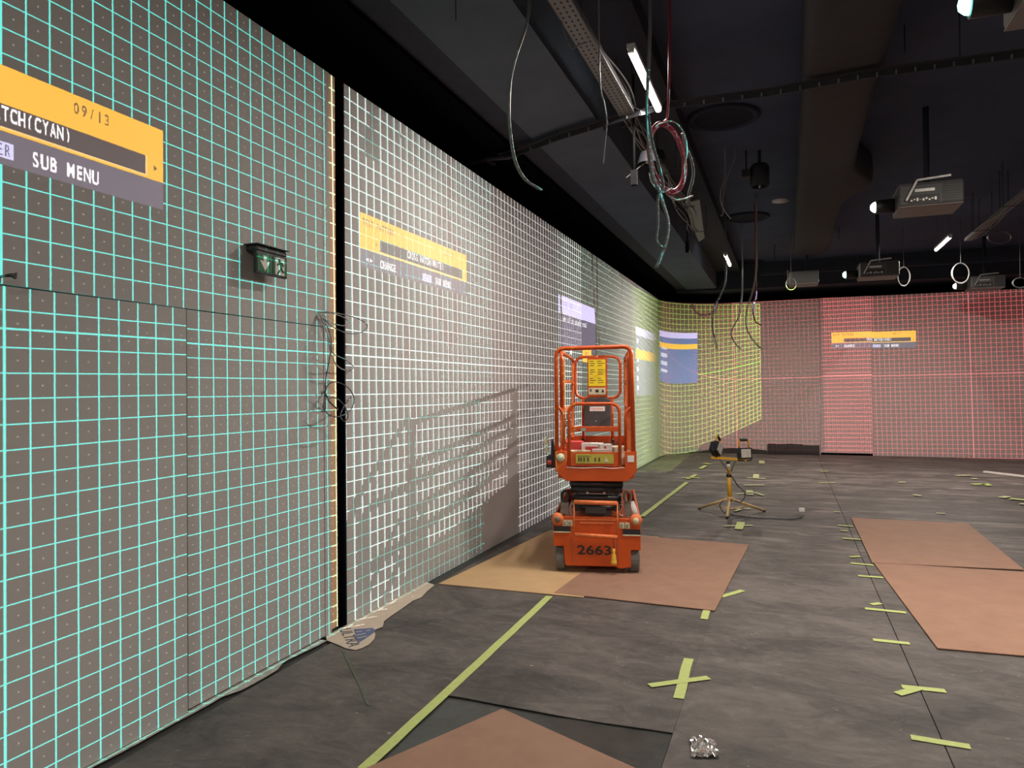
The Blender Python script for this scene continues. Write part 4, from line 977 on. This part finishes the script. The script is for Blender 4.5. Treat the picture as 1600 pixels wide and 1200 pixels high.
bundle(5.62, 3.96, 8.0, 13.6, 'pale cables strung along the right cable tray beyond the projectors', 9, .10, .04)
tag(MB().prism([fl(x, y, 4.0) for x, y in ((1073, 318), (1093, 312), (1101, 372), (1092, 378), (1080, 350))], (0, 0, .015)).build('plastic_wrap', M['tray'], center=True), 'pale plastic-wrapped cable end at the far end of the left tray', 'cable')
# cross strut
px = [(1640, 80), (1500, 98), (1350, 118), (1200, 146), (1040, 166), (1000, 176), (870, 216), (808, 240), (782, 246)]
b = MB(); pts = [fl(x, y, 4.07 if x > 1010 else 3.93) for x, y in px]
for p, q in zip(pts, pts[1:]): b.bar(p, q, .012, .05); b.bar((p.x, p.y, p.z + .022), (q.x, q.y, q.z + .022), .11, .006)
cs = b.build('cross_strut', M['strut'], center=True); tag(cs, 'long grey steel strut crossing the ceiling above the lift', 'strut')
for i in range(26):
    x = 830 + i * 30; 
    for (ax, ay), (bx_, by_) in zip(px[::-1], px[::-1][1:]):
        if ax <= x <= bx_:
            p = fl(x, ay + (by_ - ay) * (x - ax) / (bx_ - ax) + 1, 4.065 if x > 1010 else 3.925); d = p - cs.location; MB().box((d.x, d.y - .012, d.z - .002), (.012, .012, .03)).build('fixing_bolt', M['tray'], cs); break
for x_, y_ in ((1500, 98), (1040, 166), (870, 216)):
    p = fl(x_, y_, 4.07 if x_ > 1010 else 3.93) - cs.location; MB().tube([p, (p.x, p.y, ZC - cs.location.z if p.x + cs.location.x > 1.9 else 4.0 - cs.location.z + .03)], .006, 6).build('threaded_rod', M['dark'], cs)
b = MB(); q = [fl(x, y, 3.9) for x, y in ((733, 257), (760, 249), (790, 247), (808, 244))]
for p, r_ in zip(q, q[1:]): b.bar(p, r_, .05, .02)
b.bar(fl(757, 250, 3.9), fl(773, 257, 3.9), .03, .02); b.tube([q[0], (q[0].x, q[0].y, 3.99)], .008, 6)
tag(b.build('strut_bracket', M['strut'], center=True), 'grey angled bracket at the left end of the ceiling strut', 'bracket')
p, q = Vector((2.35, 15.9, 3.98)), Vector((7.6, 15.9, 3.98)); b = MB().bar(p, q, .05, .09)
for xx in (2.6, 4.5, 7.2): b.tube([(xx, 15.9, 4.0), (xx, 15.9, ZC)], .008, 6)
tag(b.build('cross_strut', M['dark'], center=True), 'dark far strut behind the hanging projectors near the far wall', 'strut')
# wrapped duct
b = MB(); vs = []; ny = 420; prof = 18
for j in range(ny + 1):
    y_ = -3.0 + 17.9 * j / ny; w_ = .305 + .012 * noise.noise(Vector((y_ * 2.3, 1, 0))); bulge = .28 * math.exp(-((y_ - 10.1) / .55) ** 2)
    for i in range(prof):
        a_ = 2 * math.pi * i / prof; c_, s_ = math.cos(a_), math.sin(a_); e_ = .35
        xx = (abs(c_) ** e_) * math.copysign(1, c_) * w_; zz = (abs(s_) ** e_) * math.copysign(1, s_) * .205
        rr = 1 + .020 * noise.noise(Vector((y_ * 4 + .5 * math.sin(a_ * 2), a_ * .8, 2))) - .03 * max(0, noise.noise(Vector((y_ * 2.2, .3 * math.sin(a_), 7))) - .25)
        vs.append((3.265 + xx * rr + (bulge if c_ > .3 else 0), y_, 4.33 + zz * rr))
b.add(vs, [(j * prof + i, j * prof + (i + 1) % prof, (j + 1) * prof + (i + 1) % prof, (j + 1) * prof + i) for j in range(ny) for i in range(prof)] + [tuple(range(prof))[::-1], tuple(ny * prof + i for i in range(prof))], True)
du = b.build('ventilation_duct', M['duct'], center=True); tag(du, 'big brown wrapped ventilation duct running the length of the ceiling', 'duct')
for y_ in (-1, 3, 7, 11, 15):
    for s in (-1, 1): MB().tube([(s * .34, y_ - 6.3, .2), (s * .34, y_ - 6.3, ZC - du.location.z)], .006, 6).build('hanger_rod', M['dark'], du)

# projectors
def projector(lens, yaw, label, tint, group='ceiling projectors', zpole=ZC):
    r = empty('projector', lens, yaw, label, 'projector', group)
    body = MB().box2((.18, -.38, -.10), (.76, .16, .125)).build('case', M['projside'], r, bevel=.02)
    MB().box2((.185, -.375, -.107), (.755, .155, -.10)).build('underside', M['projunder'], body)
    MB().box2((.18, -.37, .12), (.75, .15, .13)).build('top_cover', M['projtop'], body, bevel=.004)
    f = MB(); f.box2((.26, -.388, -.075), (.54, -.378, .0)); f.build('port_panel', M['black'], body)
    for i in range(9): MB().box2((.28 + i * .027, -.394, -.060 + (i % 2) * .012), (.298 + i * .027, -.387, -.044 + (i % 3) * .008)).build('socket', M['steel'], body)
    f = MB()
    for i in range(8): f.box2((.57, -.386, -.08 + i * .024), (.73, -.379, -.069 + i * .024))
    f.build('vent_grille', M['black'], body)
    MB().box2((.32, -.386, .035), (.50, -.379, .065)).build('rating_label', M['steel'], body)
    b = MB(); b.lathe([(.075, 0), (.075, .22), (.0001, .22)], (0, 0, 0), 'X', 24); b.lathe([(.075, 0), (.055, -.004), (.055, .03)], (0, 0, 0), 'X', 24); lo = b.build('lens_barrel', M['black'], r)
    me_ = mat('lens_glow_' + label.split()[0], (0.1, 0.1, 0.1), 0.1, emit=tint, estr=10.0)
    b = MB(); b.lathe([(.0001, -.055), (.03, -.047), (.052, -.02), (.058, .008)], (.0, 0, 0), 'X', 24); b.build('lens', me_, lo)
    MB().tube([(.48, -.05, .12), (.48, -.05, zpole - lens.z)], .03, 12).build('ceiling_pole', M['dark'], r)
    MB().box2((.36, -.2, .13), (.60, .1, .15)).build('mount_plate', M['dark'], r)
    for a_, c_ in (((.24, -.40, -.05), (.34, -.40, .15)), ((.34, -.40, .15), (.64, -.40, .17))): MB().bar(a_, c_, .02, .02).build('mount_strap', M['steel'], r)
    return r
# light leaves the front of each lens
projector(LENS['cyan'] + Vector((.068, 0, 0)), 0, 'nearest projector with a cyan-lit lens, cut off by the top edge', (0.25, 1.0, 0.95))
projector(LENS['white'] + Vector((.068, 0, 0)), 0, 'middle projector with a white-lit lens beside the duct', (1.0, 0.98, 0.9))
projector(LENS['green'] + Vector((.068, 0, 0)), 0, 'projector with a mint-lit lens further along the duct', (0.55, 1.0, 0.85))
projector(LENS['mint'] + Vector((.068, 0, 0)), 0, 'projector hanging in front of the red far wall', (0.8, 1.0, 0.9))
projector(LENS['red'] + Vector((0, -.068, 0)), -math.pi / 2, 'projector facing away towards the far wall, a pale cable at its side', (1.0, 0.2, 0.2))
projector(LENS['rose'] + Vector((0, -.068, 0)), -math.pi / 2, 'rightmost projector facing the far wall beyond the hanging loop', (1.0, 0.2, 0.2))

# ceiling speakers, discs, pendants
def ceil_speaker(x, y, r0, label, z=ZC - .03):
    p = fl(x, y, z); r = empty('ceiling_speaker', p, 0, label, 'speaker')
    b = MB(); b.lathe([(r0, .03), (r0, 0), (r0 * .93, -.012), (r0 * .82, 0), (r0 * .80, .02)], (0, 0, 0), 'Z', 40); b.build('rim', M['speakerrim'], r)
    b = MB(); b.lathe([(r0 * .80, .012), (r0 * .4, .018), (.0001, .018)], (0, 0, 0), 'Z', 40); b.build('grille', M['speaker'], r)
ceil_speaker(1130, 186, .38, 'large round dark ceiling speaker right of the red coil')
ceil_speaker(1168, 341, .36, 'second round dark ceiling speaker, left of the white disc')
ceil_speaker(1165, 412, .40, 'farthest round dark ceiling speaker beyond the distant batten')
p = fl(1220, 314, ZC - .01); b = MB(); b.lathe([(.13, .01), (.13, -.008), (.0001, -.012)], (0, 0, 0), 'Z', 32); tag(b.build('ceiling_disc', M['disc'], loc=p), 'small white round disc on the ceiling beside the duct', 'disc')
def bell(x, y, D, r0, label, top):
    p = at(x, y, D); r = empty('pendant_lamp', p, 0, label, 'lamp')
    b = MB(); b.lathe([(r0, 0), (r0 * .98, .01), (r0 * .72, r0 * .95), (r0 * .62, r0 * 1.08), (r0 * .2, r0 * 1.2), (.0001, r0 * 1.2)], (0, 0, 0), 'Z', 28); b.build('shade', M['strut'], r)
    b = MB(); b.lathe([(r0 * .25, r0 * .9), (r0 * .25, r0 * .1), (.0001, 0)], (0, 0, 0), 'Z', 14); b.build('bulb', M['steel'], r)
    MB().tube([(0, 0, r0 * 1.2), (0, 0, top - p.z)], .006, 6).build('stem', M['dark'], r)
bell(1013, 256, 6.6, .10, 'grey bell-shaped lamp hanging behind the red coil', ZC - .0)
bell(1027, 252, 7.6, .10, 'second grey bell lamp half hidden behind the red coil', ZC - .0)
p = at(1187, 292, 9.0); r = empty('pendant_lamp', p, 0, 'dark cylindrical pendant lamp hanging left of the white disc', 'lamp')
b = MB(); b.lathe([(.10, 0), (.115, .02), (.115, .24), (.09, .28), (.0001, .28)], (0, 0, 0), 'Z', 24); b.build('shade', M['strut'], r)
b = MB(); b.lathe([(.10, 0), (.085, .004), (.085, .03), (.0001, .03)], (0, 0, 0), 'Z', 24); b.build('rim', M['speaker'], r)
MB().tube([(0, 0, -.01), (0, 0, .03)], .012, 8).build('bulb', M['steel'], r); MB().tube([(0, 0, .28), (0, 0, ZC - p.z)], .02, 8).build('stem', M['dark'], r)
tag(MB().box(at(1166, 272, 9.0), (.10, .1, .09)).tube([at(1166, 266, 9.0), (at(1166, 266, 9.0).x, at(1166, 266, 9.0).y, ZC)], .012, 6).build('junction_box', M['strut'], center=True), 'small grey junction box beside the cylindrical pendant lamp', 'box')
for x, y, D, h_, l in ((991, 278, 6.4, .13, 'black sensor block hanging from the grey soffit below the bell lamp'), (1074, 386, 11.0, .17, 'black sensor block hanging at the far end of the grey soffit')):
    p = at(x, y, D); b = MB().box((p.x, p.y, p.z), (.055, .055, h_)).tube([p, (p.x, p.y, 4.42 if p.x > 1.2 else 4.0)], .012, 6); tag(b.build('sensor_block', M['matteblack'], center=True), l, 'sensor')

# ------------------------------------------------------------------ hanging cables
def hang(px, D, r, m, label, name='hanging_cable', group='cables hanging from the ceiling', up=True, n_=8, strands=1, spread=.012):
    pts = [at(x, y, D if not isinstance(D, list) else D[i]) for i, (x, y) in enumerate(px)]
    if up:
        p = pts[0]; top = 4.0 if (.555 < p.x < 1.255) else (4.38 if 1.255 <= p.x < 1.8 else ZC)
        pts = [Vector((p.x, p.y, top))] + pts if p.z < top else pts
    b = MB()
    sp_ = spline(pts, n_)
    for s in range(strands):
        off_ = Vector((spread * math.cos(s * 2.4), spread * math.sin(s * 2.4), 0)) if strands > 1 else Vector()
        b.tube([q + off_ * (.6 + .6 * noise.noise(Vector((s * 3.1, q.z * 2.5, 0)))) for q in sp_], r, 6)
    return tag(b.build(name, M[m], center=True), label, 'cable', group)
hang([(827, 0), (821, 42), (805, 90), (797, 130), (795, 180), (799, 225), (806, 256), (820, 280), (837, 292), (846, 297)], 4.4, .005, 'greycable', 'pale cable bundle hanging at the left above the second projected menu', strands=4, spread=.011)
hang([(1016, 0), (1015, 60), (1012, 125), (1011, 180), (1014, 230), (1020, 275), (1030, 298), (1036, 318), (1044, 345), (1043, 370), (1035, 395), (1025, 418)], 4.6, .007, 'greycable', 'long grey cable hanging in front of the brightest batten, its end lowest', strands=3, spread=.010)
hang([(1013, 180), (1020, 225), (1030, 262), (1036, 292), (1028, 308), (1028, 350), (1026, 375), (1033, 385), (1041, 388)], 4.55, .006, 'greycable', 'grey cable hanging in a loop below the red coil', strands=2, spread=.007, up=False)
hang([(1046, 0), (1046, 60), (1045, 130), (1043, 180), (1038, 190)], 4.9, .006, 'redcable', 'red cable dropping from the ceiling to the red coil', strands=2, spread=.006)
b = MB(); D = 4.88
for s in range(12):
    pts = []
    for i in range(48):
        a_ = 2 * math.pi * i / 48; rx = 26 + 2.6 * math.sin(s * 2.1) ; ry = 54 + 3.2 * math.cos(s * 1.7); tl = -.20
        x = rx * math.cos(a_); y = ry * math.sin(a_); pts.append(at(1042 + x * math.cos(tl) - y * math.sin(tl) * 1.0, 247 + x * math.sin(tl) + y * math.cos(tl), D + .012 * math.sin(s * 4.0 + a_)))
    b.tube(pts, .008, 6, closed=True)
tag(b.build('cable_coil', M['redcable'], center=True), 'coil of red cable hanging above the lift', 'cable')
b = MB(); b.tube(spline([at(*q, D - .03) for q in ((1024, 198), (1035, 192), (1050, 190), (1062, 198), (1071, 215), (1073, 240), (1068, 265))], 8), .005, 6)
b.tube(spline([at(*q, D - .03) for q in ((1014, 270), (1018, 285), (1030, 298), (1040, 300), (1050, 294))], 8), .005, 6)
tag(b.build('cable_tie', M['palecable'], center=True), 'thin pale strands looped around the red coil', 'cable')
hang([(1037, 294), (1045, 305), (1055, 312), (1068, 311), (1082, 306)], 4.9, .006, 'palecable', 'pale cable curving right from the foot of the red coil', up=False, strands=2, spread=.005)
hang([(1066, 208), (1072, 230), (1081, 252), (1083, 275), (1077, 300), (1074, 318)], [4.9, 4.95, 5.0, 5.1, 5.2, 5.3], .006, 'greycable', 'grey cable bowing down right of the red coil', strands=2, spread=.008, up=False)
hang([(1148, 247), (1141, 265), (1133, 290), (1129, 315), (1130, 332), (1126, 338)], 8.8, .005, 'palecable', 'pale forked cable hanging left of the cylindrical pendant, left branch')
hang([(1133, 275), (1126, 300), (1127, 318), (1134, 332), (1142, 342)], 8.8, .006, 'palecable', 'pale forked cable hanging left of the cylindrical pendant, right branch')
hang([(871, 0), (876, 30), (884, 58), (893, 76), (905, 70), (918, 66)], 4.6, .005, 'greycable', 'thin grey cable drooping from the near end of the tray')
hang([(937, 115), (944, 160), (948, 190), (945, 225), (942, 256)], 4.4, .005, 'greycable', 'thin grey cable end dangling below the strut left of the bell lamp')
hang([(1012, 252), (1003, 258), (992, 267), (978, 278)], 6.6, .004, 'greycable', 'short grey wire curling under the bell lamp', up=False)
hang([(712, -6), (712, 12), (712.5, 34)], 4.4, .004, 'darkcable', 'short dark wire hanging from the grey soffit at the top edge')
hang([(1134, 425), (1132, 445), (1125, 462), (1116, 480), (1113, 505), (1116, 528), (1120, 545)], 12.3, .008, 'greycable', 'faint grey cable hanging at the left before the green corner', strands=2, spread=.02)
hang([(1160, 440), (1157, 475), (1154, 495), (1145, 512), (1143, 525), (1150, 538), (1158, 546)], 12.6, .007, 'palecable', 'orange-lit cable hooked outward before the green corner', strands=2, spread=.015)
hang([(1182, 385), (1182, 420), (1176, 455), (1168, 480), (1165, 505), (1172, 525), (1182, 538), (1190, 545)], 11.0, .0045, 'palecable', 'longest pale cable hanging before the edge of the green picture', strands=3, spread=.02)
hang([(1181, 455), (1178, 470), (1177, 490), (1181, 503), (1189, 508)], 11.6, .008, 'redcable', 'short red-tipped cable hanging just right of the longest pale cable', strands=2, spread=.014)
def loop(cx, cy, rx, ry, D, r, m, label, turns=2):
    b = MB()
    for s in range(turns):
        b.tube([at(cx + (rx + s * 1.2) * math.cos(t), cy + (ry - s * 1.0) * math.sin(t), D + s * .02) for t in [i * math.pi / 16 for i in range(32)]], r, 6, closed=True)
    p = at(cx, cy - ry, D); b.tube([p, (p.x, p.y, ZC)], r * .6, 6)
    return tag(b.build('cable_loop', M[m], center=True), label, 'cable', 'cable loops hanging from the ceiling')
loop(1501, 427, 13, 16, 12.8, .010, 'greycable', 'pale cable loop hanging under the right-hand batten light')
loop(1412, 432, 9, 15, 13.4, .008, 'greycable', 'narrow grey cable loop right of the mint-lit projector')
loop(1594, 442, 11, 8, 12.5, .008, 'greycable', 'grey cable loop at the right edge above the red wall')
loop(1562, 371, 18, 10, 11.0, .006, 'greycable', 'thin grey cable ring hanging at the upper right')
loop(1236, 444, 8, 9, 13.9, .008, 'palecable', 'pale cable loop at the side of the projector facing away', 1)
